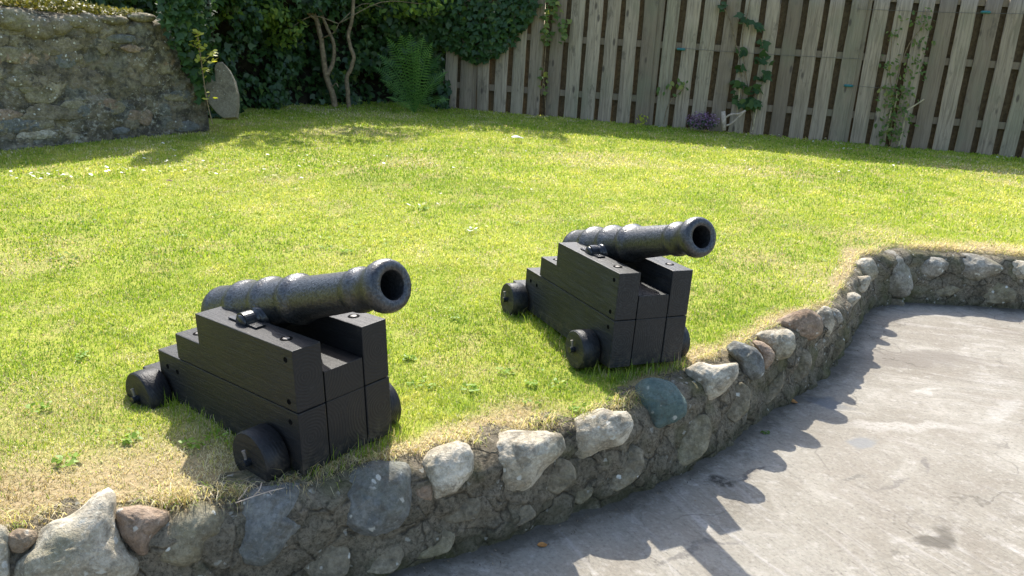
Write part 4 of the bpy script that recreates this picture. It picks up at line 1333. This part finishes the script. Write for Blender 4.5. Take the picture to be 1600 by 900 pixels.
def ivy_on_fence():
    root = empty('ivy', tuple(on_fence(760, 20)))
    tag(root, 'dark ivy draped over the left end of the board fence', 'ivy')
    O = np.array(root.location)
    C, Nn, S, T = [], [], [], []
    lim = [(640, 60), (698, 76), (740, 98), (770, 95), (794, 74), (806, 60), (824, 36), (836, 22), (842, -40)]
    for _ in range(2600):
        px = random.uniform(640, 845)
        bot = np.interp(px, [l[0] for l in lim], [l[1] for l in lim])
        py = bot - abs(random.gauss(0, 70)) if random.random() < 0.5 else random.uniform(-110, bot)
        q = on_fence(px + random.gauss(0, 3), py, random.uniform(0.03, 0.26) * (0.6 + 0.4 * min(1, (bot - py) / 40)))
        C.append(q - O); Nn.append((random.gauss(0.0, 0.4), random.gauss(-0.9, 0.3), random.gauss(0.5, 0.4)))
        S.append(random.uniform(0.07, 0.12)); T.append(random.gauss(0.5, 0.2))
    leaves('foliage', C, Nn, S, np.array(T), M['ivy'], root)
    bm = bmesh.new()
    for x in (690, 720, 760, 800):
        tube(bm, smooth_path([on_fence(x - 20, 80, 0.04) - O, on_fence(x - 6, 40, 0.05) - O, on_fence(x, -20, 0.05) - O, on_fence(x + 10, -90, 0.05) - O], 4), 0.01, 6)
    from_bm('stem', bm, M['dark_twig'], root)


ivy_on_fence()


# ------------------------------------------------------------------ old stone wall on the left
_r = random.Random(5)
WALL_STONES = [(_r.uniform(-60, 300), _r.uniform(52, 205), _r.uniform(9, 22), _r.uniform(8, 17)) for _ in range(46)]


def stone_wall():
    root = empty('stone_wall', tuple(W0))
    tag(root, 'old lichened rubble stone wall with mossy top on the left', 'stone wall')
    rot = Matrix(((WD[0], -WN[0], 0, 0), (WD[1], -WN[1], 0, 0), (0, 0, 1, 0), (0, 0, 0, 1)))
    root.matrix_world = Matrix.Translation(W0) @ rot   # x along the wall, y away from the garden
    x0, x1, th, H = -4.5, 2.18, 0.42, 1.13
    V, F = [], []
    xs = np.arange(x0, x1 + 0.001, 0.03)
    prof = [(0, -0.15 + (H + 0.15) * k / 44) for k in range(45)] + [(0.06, H + 0.03), (0.15, H + 0.05), (th - 0.1, H + 0.05), (th, H), (th, -0.15)]
    for x in xs:
        for (y, z) in prof:
            p = Vector((x, y, z))
            d = 0.035 * fbm(p, 2.2, 4) + 0.012 * fbm(p, 12, 3)
            vo = noise.voronoi(Vector((x * 3.6, z * 5.0, 0)))[0]
            d += min(0.22, vo[1] - vo[0]) * 0.022 + 0.02 * fbm(p, 26, 3, 4)
            V.append((x, y - (d if y < 0.1 else -d * 0.5), z + (0.05 * fbm((x, 0, 0), 1.3, 3) if z > H * 0.8 else 0)))
    m = len(prof); n = len(xs)
    i = np.arange(n * m).reshape(n, m)
    F = np.stack([i[:-1, :-1], i[1:, :-1], i[1:, 1:], i[:-1, 1:]], -1).reshape(-1, 4)
    np_mesh('wall_body', V, F, M['rubble'], root, smooth=True)
    bm = bmesh.new()
    ring = [bm.verts.new(V[(n - 1) * m + j]) for j in range(m)]
    bm.faces.new(ring)
    from_bm('wall_end', bm, M['rubble'], root)
    inv = root.matrix_world.inverted()
    for j, (px, py, wx, wy) in enumerate([(20, 30, 34, 22), (58, 42, 30, 26), (90, 40, 24, 20), (116, 34, 26, 14), (141, 36, 22, 22), (175, 31, 30, 10), (224, 27, 26, 10), (-30, 26, 40, 22), (-90, 30, 44, 24),
                                          (40, 88, 24, 16), (107, 70, 14, 18), (62, 140, 20, 10), (58, 211, 22, 10), (103, 95, 12, 16)] + WALL_STONES):
        # meet the wall face
        v = ray(px, py)
        t = ((W0 - EYE) @ WN) / (v @ WN)
        c = EYE + v * t
        if c[2] < 0.12 or (c - W0) @ WD > 1.9 or (j > 13 and c[2] > 1.12): continue
        up = np.array([0, 0, 1.0]); s_ = t / FPX
        if j < 9: c = c - WN * 0.02
        pts = [c + WD * wx * s_ * (0.8 if j < 9 else 1.25) * math.cos(a) * random.uniform(0.85, 1.1) + up * wy * s_ * 0.62 * math.sin(a) * random.uniform(0.85, 1.1) for a in np.linspace(0, 2 * math.pi, 12)[:-1]]
        o = pebble('coping_stone' if j < 9 else 'face_stone', pts, WN, 0.09 if j < 9 else 0.02, M['stone_pale' if j == 12 else ('stone_dark' if j % 3 else 'stone_green') if j < 9 else ['stone_dark', 'stone_green', 'stone_dark', 'stone_blue', 'stone_brown'][j % 5]], root, seed=j * 1.7 + 9)
        o.data.transform(inv)
    # moss and stonecrop along the top
    k = 7000
    x = RNG.uniform(-3.5, 1.45, k)
    hgt = 0.05 + 0.16 * np.clip(fbm2(x + 20, x * 0 + 3, 1.7, 41, 3) - 0.2, 0, 1)
    z = H + 0.06 + RNG.uniform(0, 1, k) * hgt + 0.05 * np.array([fbm((a, 0, 0), 1.3, 3) for a in x])
    y = RNG.uniform(-0.02, 0.36, k)
    C = np.stack([x, y, z], -1)
    Nn = RNG.normal(0, 0.7, (k, 3)) + np.array([0, -0.4, 0.7])
    tint = np.clip(0.35 + 1.1 * (fbm2(x + 9, y, 1.9, 55) - 0.45) + RNG.normal(0, 0.15, k), 0, 1)
    leaves('moss', C, Nn, RNG.uniform(0.025, 0.055, k), tint, M['moss'], root, OVAL_T, -0.6)


stone_wall()


def hedge_behind():
    """the bushes that show above the stone wall"""
    root = empty('hedge', (-6.0, 9.8, 0.1))
    tag(root, 'dark leafy hedge showing above the top of the stone wall', 'hedge')
    O = np.array(root.location)
    C, Nn = [], []
    for k in range(13):
        s = -3.0 + k * 0.45
        c = W0 + WD * s - WN * random.uniform(0.85, 1.3); c[2] = random.uniform(0.9, 1.7)
        p, q = cluster(620, c, (0.42, 0.42, 0.62))
        C.append(p); Nn.append(q)
    C = np.vstack(C) - O; Nn = np.vstack(Nn)
    leaves('foliage', C, Nn, RNG.uniform(0.06, 0.11, len(C)), RNG.normal(0.5, 0.22, len(C)), M['ivy'], root)
    bm = bmesh.new()
    for k in range(12):
        s = -3.0 + k * 0.5
        c = W0 + WD * s - WN * 1.0
        tube(bm, [Vector(np.array([c[0], c[1], 0.0]) - O), Vector(np.array([c[0] + 0.1, c[1], 0.9]) - O), Vector(np.array([c[0] - 0.05, c[1] + 0.1, 1.7]) - O)], [0.03, 0.02, 0.01], 6)
    from_bm('stem', bm, M['dark_twig'], root)


hedge_behind()


# ------------------------------------------------------------------ carved slab, sapling
def slab():
    P = [(1062, 348), (1072, 400), (1088, 450), (1112, 505), (1150, 570), (1190, 615), (1225, 640), (1290, 634), (1298, 560), (1296, 500), (1280, 430), (1250, 372), (1215, 332), (1185, 338),
         (1172, 362), (1180, 440), (1172, 440), (1148, 412), (1138, 388), (1105, 352)]
    px = [(u * 0.2888 - 4, v * 0.2888) for u, v in P]
    base = gl(350, 186) * 0.0 + on_wall(333, 190, 0.22)
    base = at_depth(352, 184, base[1])
    root_pt = base
    d0 = base[1]
    n = np.array([0.1, -0.95, 0.28]); n /= np.linalg.norm(n)
    pts = [EYE + ray(*u) * ((base - EYE) @ n) / (ray(*u) @ n) for u in px]
    bm = bmesh.new()
    f = bm.faces.new([bm.verts.new(p - base) for p in pts])
    ex = bmesh.ops.extrude_face_region(bm, geom=[f])
    bmesh.ops.translate(bm, vec=tuple(-n * 0.12), verts=[v for v in ex['geom'] if isinstance(v, bmesh.types.BMVert)])
    bmesh.ops.recalc_face_normals(bm, faces=bm.faces)
    bevel(bm, 0.012, 2)
    o = from_bm('stone_slab', bm, M['slab'])
    o.location = base
    tag(o, 'rounded sandstone slab with a notch in its top, leaning by the ivy', 'stone slab')


slab()


def sapling():
    b = at_depth(331, 194, on_wall(331, 194, 0.42)[1])
    root = empty('sapling', tuple(b))
    tag(root, 'thin sapling with bright yellow green leaves in front of the stone wall', 'sapling')
    y = b[1]
    k = 0.2888
    path = [at_depth(u * k, v * k, y - 0.0) - b for u, v in ((1150, 672), (1130, 590), (1112, 500), (1098, 400), (1084, 300), (1070, 200), (1062, 165))]
    bm = bmesh.new()
    tube(bm, smooth_path(path, 4), 0.006, 6)
    for (u, v, u2, v2) in ((1090, 330, 1150, 290), (1082, 270, 1040, 240), (1094, 380, 1120, 375)):
        tube(bm, [at_depth(u * k, v * k, y) - b, at_depth(u2 * k, v2 * k, y - 0.05) - b], 0.003, 5)
    from_bm('stem', bm, M['bark'], root)
    C, Nn = [], []
    for (u, v, n) in ((1065, 175, 12), (1060, 235, 14), (1090, 255, 8), (1145, 290, 10), (1085, 320, 10), (1110, 380, 12), (1150, 330, 4), (1125, 520, 4)):
        for _ in range(n):
            q = at_depth(u * k + random.gauss(0, 5), v * k + random.gauss(0, 3.2), y + random.gauss(0, 0.05)) - b
            C.append(q); Nn.append((random.gauss(0, 0.5), random.gauss(-0.4, 0.4), 0.9))
    leaves('foliage', C, Nn, RNG.uniform(0.05, 0.085, len(C)), RNG.uniform(0.2, 1, len(C)), M['young'], root, OVAL_T, 0.5)


sapling()


# ------------------------------------------------------------------ trees in the corner
def dapple(px, py, hgt):
    """the point at height hgt whose shadow falls on the lawn at this place"""
    g = gl(px, py)
    t = (hgt - g[2]) / to_sun.z
    return g + np.array(to_sun) * t


def tree(label, base_px, stems, clumps, r0, dist):
    b = at_depth(*base_px, dist)
    b[2] = float(gz(b[1]))
    root = empty('tree', tuple(b))
    tag(root, label, 'tree', 'small trees in the corner')
    y = b[1]
    bm = bmesh.new()
    tops = []
    for pts, ra, rb in stems:
        path = [at_depth(u, v, y + dy) - b for (u, v, dy) in pts]
        if pts[0][1] > 150: path = [np.array([path[0][0] + 0.02, path[0][1], -0.05])] + path
        sp = smooth_path(path, 5)
        sp = [p + np.array([fbm(p, 6, 2, 3), fbm(p, 6, 2, 9), 0]) * 0.012 for p in sp]
        tube(bm, sp, list(np.linspace(ra, rb, len(sp)) * 0.78), 9)
        tops.append(sp[-1])
    C, Nn = [], []
    for (c, n, r) in clumps:
        c = np.array(c) - b
        t0 = min(tops, key=lambda t: np.linalg.norm(t - c))
        tube(bm, smooth_path([t0, t0 * 0.5 + c * 0.5 + np.array([0, 0, 0.15]), c], 4), list(np.linspace(0.022 if c[2] > 2.3 else 0.006, 0.005, 9)), 6)
        p, q = cluster(n, c, r)
        C.append(p); Nn.append(q)
    from_bm('trunk', bm, M['bark'], root, smooth=True)
    C = np.vstack(C); Nn = np.vstack(Nn)
    leaves('crown', C, Nn, RNG.uniform(0.06, 0.11, len(C)), RNG.normal(0.5, 0.25, len(C)), M['tree_leaf'], root, OVAL_T, 0.4)


k3 = 0.3
tree('brown tree with several twisted bare stems in front of the ivy', (519, 148),
     [([(521, 152, 0), (518, 143, 0), (510, 117, 0), (506, 90, 0), (501, 60, 0), (494, 30, 0), (484, 2, 0), (476, -40, 0.1), (470, -90, 0.2)], 0.06, 0.035),
      ([(512, 118, 0), (520, 98, 0.05), (522, 70, 0.08), (512, 45, 0.08), (502, 20, 0.05), (492, -10, 0), (488, -60, 0)], 0.04, 0.022),
      ([(494, 30, 0), (482, 20, -0.05), (466, 6, -0.1), (452, -20, -0.15), (430, -70, -0.2)], 0.035, 0.02),
      ([(501, 60, 0), (512, 56, -0.1), (522, 50, -0.15), (529, 37, -0.2)], 0.014, 0.006),
      ([(516, 140, 0.0), (524, 130, -0.08), (528, 136, -0.12)], 0.012, 0.008)],
     [(dapple(400, 219, 3.6), 260, (0.5, 0.5, 0.3)), (dapple(450, 213, 3.9), 260, (0.5, 0.5, 0.3)), (dapple(290, 227, 3.3), 130, (0.35, 0.3, 0.2)),
      (dapple(430, 226, 3.4), 180, (0.45, 0.35, 0.2)), (dapple(480, 200, 3.6), 300, (0.7, 0.6, 0.4)), (dapple(360, 196, 3.2), 300, (0.7, 0.6, 0.4)),
      (at_depth(395, 18, 10.9), 330, (0.5, 0.35, 0.24)), (at_depth(445, 50, 11.3), 190, (0.35, 0.25, 0.25)), (at_depth(330, 4, 10.2), 300, (0.45, 0.3, 0.2)), (at_depth(660, 6, 11.8), 130, (0.5, 0.25, 0.2)),
      (at_depth(600, 12, 12.1), 110, (0.5, 0.25, 0.2))], 0.06, 11.75)
tree('slender single stemmed tree just right of the twisted tree', (543, 156),
     [([(544, 158, 0), (543, 140, 0), (542, 122, 0), (549, 104, 0), (553, 90, 0), (547, 72, 0), (544, 56, 0), (549, 36, 0), (552, 8, 0), (551, -40, 0), (556, -100, 0.1)], 0.042, 0.028)],
     [(dapple(585, 214, 3.8), 240, (0.5, 0.45, 0.28)), (dapple(625, 208, 4.0), 180, (0.4, 0.45, 0.25)), (dapple(560, 198, 3.6), 260, (0.6, 0.6, 0.4)), (dapple(700, 200, 3.4), 160, (0.5, 0.4, 0.3)),
      (dapple(540, 221, 3.5), 120, (0.35, 0.3, 0.2))], 0.04, 11.7)


# ------------------------------------------------------------------ fern
def fern():
    b = at_depth(648, 172, 11.55)
    b[2] = float(gz(b[1])) - 0.02
    root = empty('fern', tuple(b))
    tag(root, 'large green fern with arching fronds at the left end of the fence', 'fern')
    tips = [(590, 84), (604, 58), (625, 52), (640, 50), (662, 56), (676, 66), (690, 84), (700, 112), (704, 156), (584, 104), (594, 124), (604, 152), (655, 72), (680, 130)]
    for i, (u, v) in enumerate(tips):
        dy = random.uniform(-0.45, 0.25)
        tip = at_depth(u, v, b[1] + dy) - b
        ln = np.linalg.norm(tip)
        mid = tip * 0.52 + np.array([0, 0, 0.20 * ln]) - np.array([tip[0] * 0.14, 0, 0])
        P = np.array([(1 - t) ** 2 * np.zeros(3) + 2 * t * (1 - t) * mid + t * t * tip for t in np.linspace(0, 1, 27)])
        V, F, T = [], [], []
        tint = random.gauss(0.4, 0.25)
        fr_t = random.gauss(0, 0.45)
        def quad(a, b_, c, d):
            o = len(V); V.extend([a, b_, c, d]); F.append((o, o + 1, o + 2, o + 3)); T.extend([tint + random.gauss(0, 0.1)] * 4)
        for k in range(26):
            d = P[k + 1] - P[k]; d /= np.linalg.norm(d)
            s = np.cross(d, np.array([fr_t, -0.75, 0.55])); s /= np.linalg.norm(s)
            t = k / 26
            quad(P[k] - s * 0.005, P[k] + s * 0.005, P[k + 1] + s * 0.004, P[k + 1] - s * 0.004)
            L = 0.165 * ln / 1.1 * math.sin(math.pi * min(1, 0.06 + t * 0.97)) ** 0.8
            if t < 0.12: L *= 0.4
            for sg in (-1, 1):
                e = s * sg * L + d * L * 0.45 + np.array([0, 0, -0.15 * L])
                wv = d * 0.0075 * ln / 1.1
                quad(P[k], P[k] + e * 0.35 + wv, P[k] + e, P[k] + e * 0.35 - wv)
        np_mesh('frond', V, F, M['fern'], root, attrs={'tint': np.clip(T, 0, 1)})


fern()


# ------------------------------------------------------------------ plants along the fence
def fence_plant(label, name, cat, base_px, stems, spots, mat, size, tmpl=OVAL_T, canes=()):
    b = gl(*base_px)
    root = empty(name, tuple(b))
    tag(root, label, cat)
    bm = bmesh.new()
    for pts in stems:
        tube(bm, smooth_path([on_fence(u, v, 0.05) - b for u, v in pts], 4), 0.006, 6)
    if stems: from_bm('stem', bm, M['bark'], root)
    else: bm.free()
    for (u, v, u2, v2) in canes:
        c = bmesh.new()
        tube(c, [on_fence(u, v, 0.10) - b, on_fence((u + u2) / 2 + 0.6, (v + v2) / 2, 0.08) - b, on_fence(u2, v2, 0.06) - b], 0.009, 7)
        from_bm('cane', c, M['cane'], root)
    C, Nn = [], []
    for (u, v, su, sv, n) in spots:
        for _ in range(n):
            C.append(on_fence(random.gauss(u, su), random.gauss(v, sv), random.uniform(0.04, 0.2)) - b)
            Nn.append((random.gauss(0, 0.5), random.gauss(-0.8, 0.3), random.gauss(0.6, 0.4)))
    leaves('foliage', C, Nn, RNG.uniform(size * 0.7, size * 1.3, len(C)), RNG.normal(0.5, 0.25, len(C)), mat, root, tmpl)


fence_plant('dark large leaved climber with two canes, right of the dead branch', 'climbing_plant', 'climbing plant', (1165, 200),
            [[(1176, 198), (1172, 160), (1163, 100), (1160, 60), (1168, 20), (1178, -30)], [(1150, 180), (1160, 150), (1158, 110), (1150, 70), (1140, 30), (1128, 8)], [(1168, 165), (1185, 140), (1196, 110), (1190, 60)]],
            [(1158, 82, 4, 4, 3), (1158, 108, 4, 3, 4), (1150, 130, 4, 4, 5), (1147, 155, 6, 6, 7), (1168, 160, 8, 7, 9), (1180, 138, 7, 6, 8), (1192, 120, 7, 5, 8), (1196, 95, 9, 5, 8), (1184, 42, 5, 4, 4),
             (1165, 34, 6, 4, 4), (1178, 165, 8, 4, 6), (1190, 68, 4, 4, 3), (1128, 8, 5, 4, 4), (1150, 24, 4, 4, 2)],
            M['climber'], 0.13, IVY_T, [(1151, 180, 1157, 128), (1176, 203, 1186, 142)])
fence_plant('pale green bushy climber with forked canes on the right part of the fence', 'climbing_plant', 'climbing plant', (1392, 228),
            [[(1390, 226), (1395, 180), (1402, 120), (1420, 70), (1442, 40), (1446, 15)], [(1400, 228), (1398, 170), (1390, 110), (1394, 55)], [(1405, 150), (1399, 143), (1410, 147)]],
            [(1392, 205, 12, 12, 60), (1398, 175, 14, 12, 60), (1404, 145, 16, 12, 60), (1415, 115, 14, 12, 34), (1392, 95, 8, 10, 18), (1396, 55, 8, 6, 12), (1430, 95, 9, 8, 16), (1438, 68, 8, 8, 16), (1440, 35, 9, 8, 18),
             (1450, 20, 10, 6, 10), (1384, 150, 8, 10, 14), (1420, 30, 10, 4, 6), (1460, 65, 6, 4, 4), (1382, 215, 8, 6, 20)],
            M['climber_light'], 0.06, OVAL_T, [(1382, 218, 1393, 168), (1404, 228, 1417, 172), (1417, 172, 1444, 155), (1398, 168, 1402, 142)])
fence_plant('thin sapling with a few flat leaves bent against the fence boards', 'sapling', 'sapling', (1037, 194),
            [[(1037, 194), (1042, 170), (1052, 153), (1064, 143), (1069, 136)]], [(1052, 138, 9, 5, 12), (1064, 133, 6, 3, 6)], M['climber_light'], 0.09, OVAL_T)
fence_plant('tiny yellow green weed at the foot of the fence', 'weed', 'weed', (1003, 192), [], [(1003, 186, 4, 4, 26)], M['young'], 0.045, OVAL_T)
fence_plant('light green vine hanging on the fence beside the ivy', 'vine', 'vine', (853, 182),
            [[(853, 182), (851, 140), (848, 100), (852, 50), (862, 10), (866, -30)], [(846, 150), (850, 110), (853, 70)]],
            [(866, 5, 7, 10, 26), (856, 20, 5, 10, 18), (880, 38, 5, 8, 16), (881, 55, 3, 6, 8), (851, 48, 4, 6, 12), (855, 65, 3, 4, 6), (849, 122, 3, 10, 8)], M['climber_light'], 0.085, IVY_T)


def purple_clump():
    b = on_fence(1095, 199, 0.24)
    root = empty('flower_clump', tuple(b))
    tag(root, 'low purple flower clump at the foot of the fence', 'flowers')
    p, q = cluster(620, (0, -0.06, 0.10), (0.24, 0.14, 0.13), bias=0.6)
    leaves('blossom', p, q, RNG.uniform(0.02, 0.04, len(p)), RNG.uniform(0, 1, len(p)), M['purple'], root, OVAL_T, 0)
    p, q = cluster(160, (0, -0.05, 0.06), (0.24, 0.13, 0.08))
    leaves('foliage', p, q, RNG.uniform(0.03, 0.05, len(p)), RNG.uniform(0, 0.8, len(p)), M['climber'], root, OVAL_T, 0)


purple_clump()


def dead_branch():
    b = gl(1130, 204)
    o_ = b
    bm = bmesh.new()
    f = lambda u, v, off: Vector(on_fence(u, v, off) - b)
    tube(bm, [f(1131, 204, 0.2), f(1131, 190, 0.2), f(1130, 174, 0.2)], [0.03, 0.035, 0.03], 8)
    tube(bm, smooth_path([f(1132, 197, 0.2), f(1143, 193, 0.22), f(1155, 182, 0.26), f(1164, 173, 0.28)], 3), 0.014, 7)
    tube(bm, smooth_path([f(1132, 185, 0.2), f(1142, 179, 0.22), f(1155, 178, 0.26), f(1165, 173, 0.28)], 3), 0.014, 7)
    o = from_bm('branch', bm, M['dead_wood'], smooth=True)
    o.location = b
    tag(o, 'pale forked dead branch propped beside the purple flowers', 'branch')


dead_branch()


def wires():
    for (v0, v1, u0, u1, lab, tie) in ((14, 22, 1340, 1640, 'upper thin garden wire strung across the right of the fence', (1540, 19)),
                                       (132, 139, 1318, 1420, 'lower thin garden wire strung behind the pale green climber', (1326, 134)),
                                       (75, 92, 1060, 1345, 'thin garden wire strung across the middle of the fence', (1064, 77))):
        a = on_fence(u0, v0, 0.035); c = on_fence(u1, v1, 0.035)
        root = empty('garden_wire', tuple(a))
        tag(root, lab, 'wire')
        bm = bmesh.new()
        tube(bm, smooth_path([np.zeros(3), (c - a) / 2 - np.array([0, 0, 0.012]), c - a], 6), 0.0022, 6)
        from_bm('strand', bm, M['wire'], root)
        t = on_fence(tie[0], tie[1], 0.04) - a
        d = (c - a) / np.linalg.norm(c - a)
        bm = bmesh.new()
        tube(bm, [t - d * 0.06, t - d * 0.045, t + d * 0.045, t + d * 0.06], [0.006, 0.017, 0.017, 0.006], 8)
        from_bm('tensioner', bm, M['teal'], root)


wires()


# ------------------------------------------------------------------ small things
def curled_leaf(label, p, size, rot, mat, name='fallen_leaf', cat='leaf', curl=0.5):
    V, F = [], []
    n, m = 9, 5
    for th in (0, 1):
        for i in range(n):
            t = i / (n - 1)
            w_ = math.sin(math.pi * t) ** 0.7 * 0.32
            for j in range(m):
                s = (j / (m - 1) - 0.5) * 2
                V.append((size * (t - 0.5), size * w_ * s, size * (curl * 0.35 * (s * w_ * 2) ** 2 + 0.15 * curl * (t - 0.4) ** 2 + 0.03) - th * 0.0015))
    for th in (0, 1):
        for i in range(n - 1):
            for j in range(m - 1):
                a = th * n * m + i * m + j
                F.append((a, a + 1, a + m + 1, a + m) if th == 0 else (a, a + m, a + m + 1, a + 1))
    o = np_mesh(name, V, F, mat, smooth=True)
    o.location = p
    o.rotation_euler = (0.1, 0.1, rot)
    tag(o, label, cat)
    return o


curled_leaf('orange brown dry leaf on the patio below the wall, nearest the bottom edge', gp(847, 853, ZP) + np.array([0, 0, 0.003]), 0.036, 0.3, M['dry_leaf'])
curled_leaf('long tan dry leaf lying against the wall foot right of the small green weed', gp(1237, 629, ZP) + np.array([0, 0, 0.004]), 0.055, -0.3, M['dry_leaf'], curl=0.8)
for (u, v, lab) in ((265, 289, 'small dark brown leaf on the lawn behind the nearer cannon'), (1226, 254, 'small brown leaf on the lawn near the fence and dead branch')):
    g = gl(u, v)
    curled_leaf(lab, g + np.array([0, 0, 0.03]), 0.055, 0.5, M['brown_leaf'], curl=0.9)
g = gl(808, 221)
curled_leaf('white crumpled petal lying on the far lawn', g + np.array([0, 0, 0.035]), 0.16, 0.4, M['white'], 'petal', 'petal', 0.9)


def debris():
    n = 900
    k = RNG.integers(0, len(BASE_F), n)
    ok = (BASE_F[k, 0] > -0.9) & (BASE_F[k, 0] < 5)
    k = k[ok]; n = len(k)
    off = np.abs(RNG.normal(0, 0.035, n)) + 0.004
    stray = RNG.uniform(0, 1, n) < 0.12
    off = np.where(stray, RNG.uniform(0.02, 0.9, n), off)
    T2 = np.stack([BASE_N[k, 1], -BASE_N[k, 0]], -1)
    p = BASE_F[k] - BASE_N[k] * off[:, None] + T2 * RNG.uniform(-0.15, 0.15, n)[:, None]
    C = np.stack([p[:, 0], p[:, 1], np.full(n, ZP + 0.004)], -1)
    Nn = RNG.normal(0, 0.35, (n, 3)) + np.array([0, 0, 1.0])
    o = leaves('debris', C, Nn, RNG.uniform(0.004, 0.014, n), RNG.uniform(0, 1, n), M['crumb'], None, DIA_T, 0.0)
    tag(o, 'dirt and dry plant crumbs gathered along the wall foot', None, None, 'stuff')


debris()


def weeds():
    C, Nn, S, T = [], [], [], []
    def patch(x, y, rad, m, size, tint):
        for _ in range(m):
            a, q = random.uniform(0, 6.28), rad * math.sqrt(random.random())
            xx, yy = x + q * math.cos(a), y + q * math.sin(a)
            if yy < yedge(xx) + 0.02: continue
            z = float(lawn_z(np.array([xx]), np.array([yy]))[0])
            C.append((xx, yy, z + random.uniform(0.006, 0.022))); Nn.append((random.gauss(0, 0.4), random.gauss(0, 0.4), 1.0))
            S.append(size * random.uniform(0.6, 1.3)); T.append(min(1, max(0, random.gauss(tint, 0.2))))
    for (u, v) in ((300, 700), (205, 690), (105, 725), (660, 328), (735, 362), (830, 600), (905, 640), (1060, 520), (870, 600), (640, 560), (660, 600), (60, 640), (120, 560), (790, 580), (950, 640), (735, 610)):
        g = gl(u, v); patch(g[0], g[1], random.uniform(0.025, 0.06), 26, 0.02, 0.55)
    for _ in range(70):
        r_ = random.uniform(1.9, 6.5); x = random.uniform(-0.62, 0.62) * r_; y = math.sqrt(max(0.1, r_ * r_ - x * x))
        if y < yedge(x) + 0.05: continue
        patch(x, y, random.uniform(0.02, 0.09) * (0.6 + r_ * 0.15), int(random.uniform(8, 34)), random.uniform(0.010, 0.018) * (0.75 + 0.1 * r_), random.uniform(0.15, 0.8))
    n = len(C)
    o = leaves('clover', C, Nn, S, np.array(T), M['clover'], None, OVAL_T, 0.0)
    tag(o, 'clover and small broad leaved weeds in the lawn', None, None, 'stuff')


weeds()


def patio_weed():
    b = gp(1196, 677, ZP)
    root = empty('weed', tuple(b))
    tag(root, 'tiny bright green weed in the crack at the patio edge', 'weed')
    p, q = cluster(14, (0, 0, 0.008), (0.022, 0.014, 0.008), bias=1.0)
    leaves('foliage', p, q, RNG.uniform(0.012, 0.02, len(p)), RNG.uniform(0.1, 0.6, len(p)), M['climber_light'], root, OVAL_T, 0)


patio_weed()


def twig():
    b = gp(385, 783, 0.02)
    bm = bmesh.new()
    f = lambda u, v: Vector(gp(u, v, 0.035) - b)
    tube(bm, smooth_path([f(368, 786), f(395, 776), f(420, 768), f(445, 762)], 4), [0.0016] * 12 + [0.0008], 6)
    tube(bm, smooth_path([f(395, 776), f(405, 766), f(409, 754)], 3), 0.0014, 6)
    tube(bm, smooth_path([f(372, 781), f(380, 772), f(387, 762)], 3), 0.0012, 6)
    tube(bm, smooth_path([f(420, 768), f(425, 773)], 3), 0.0011, 6)
    o = from_bm('twig', bm, M['dead_wood'], smooth=True)
    o.location = b
    tag(o, 'thin dry forked twig under the front wheel of the nearer cannon', 'twig')


twig()
bpy.context.view_layer.update()
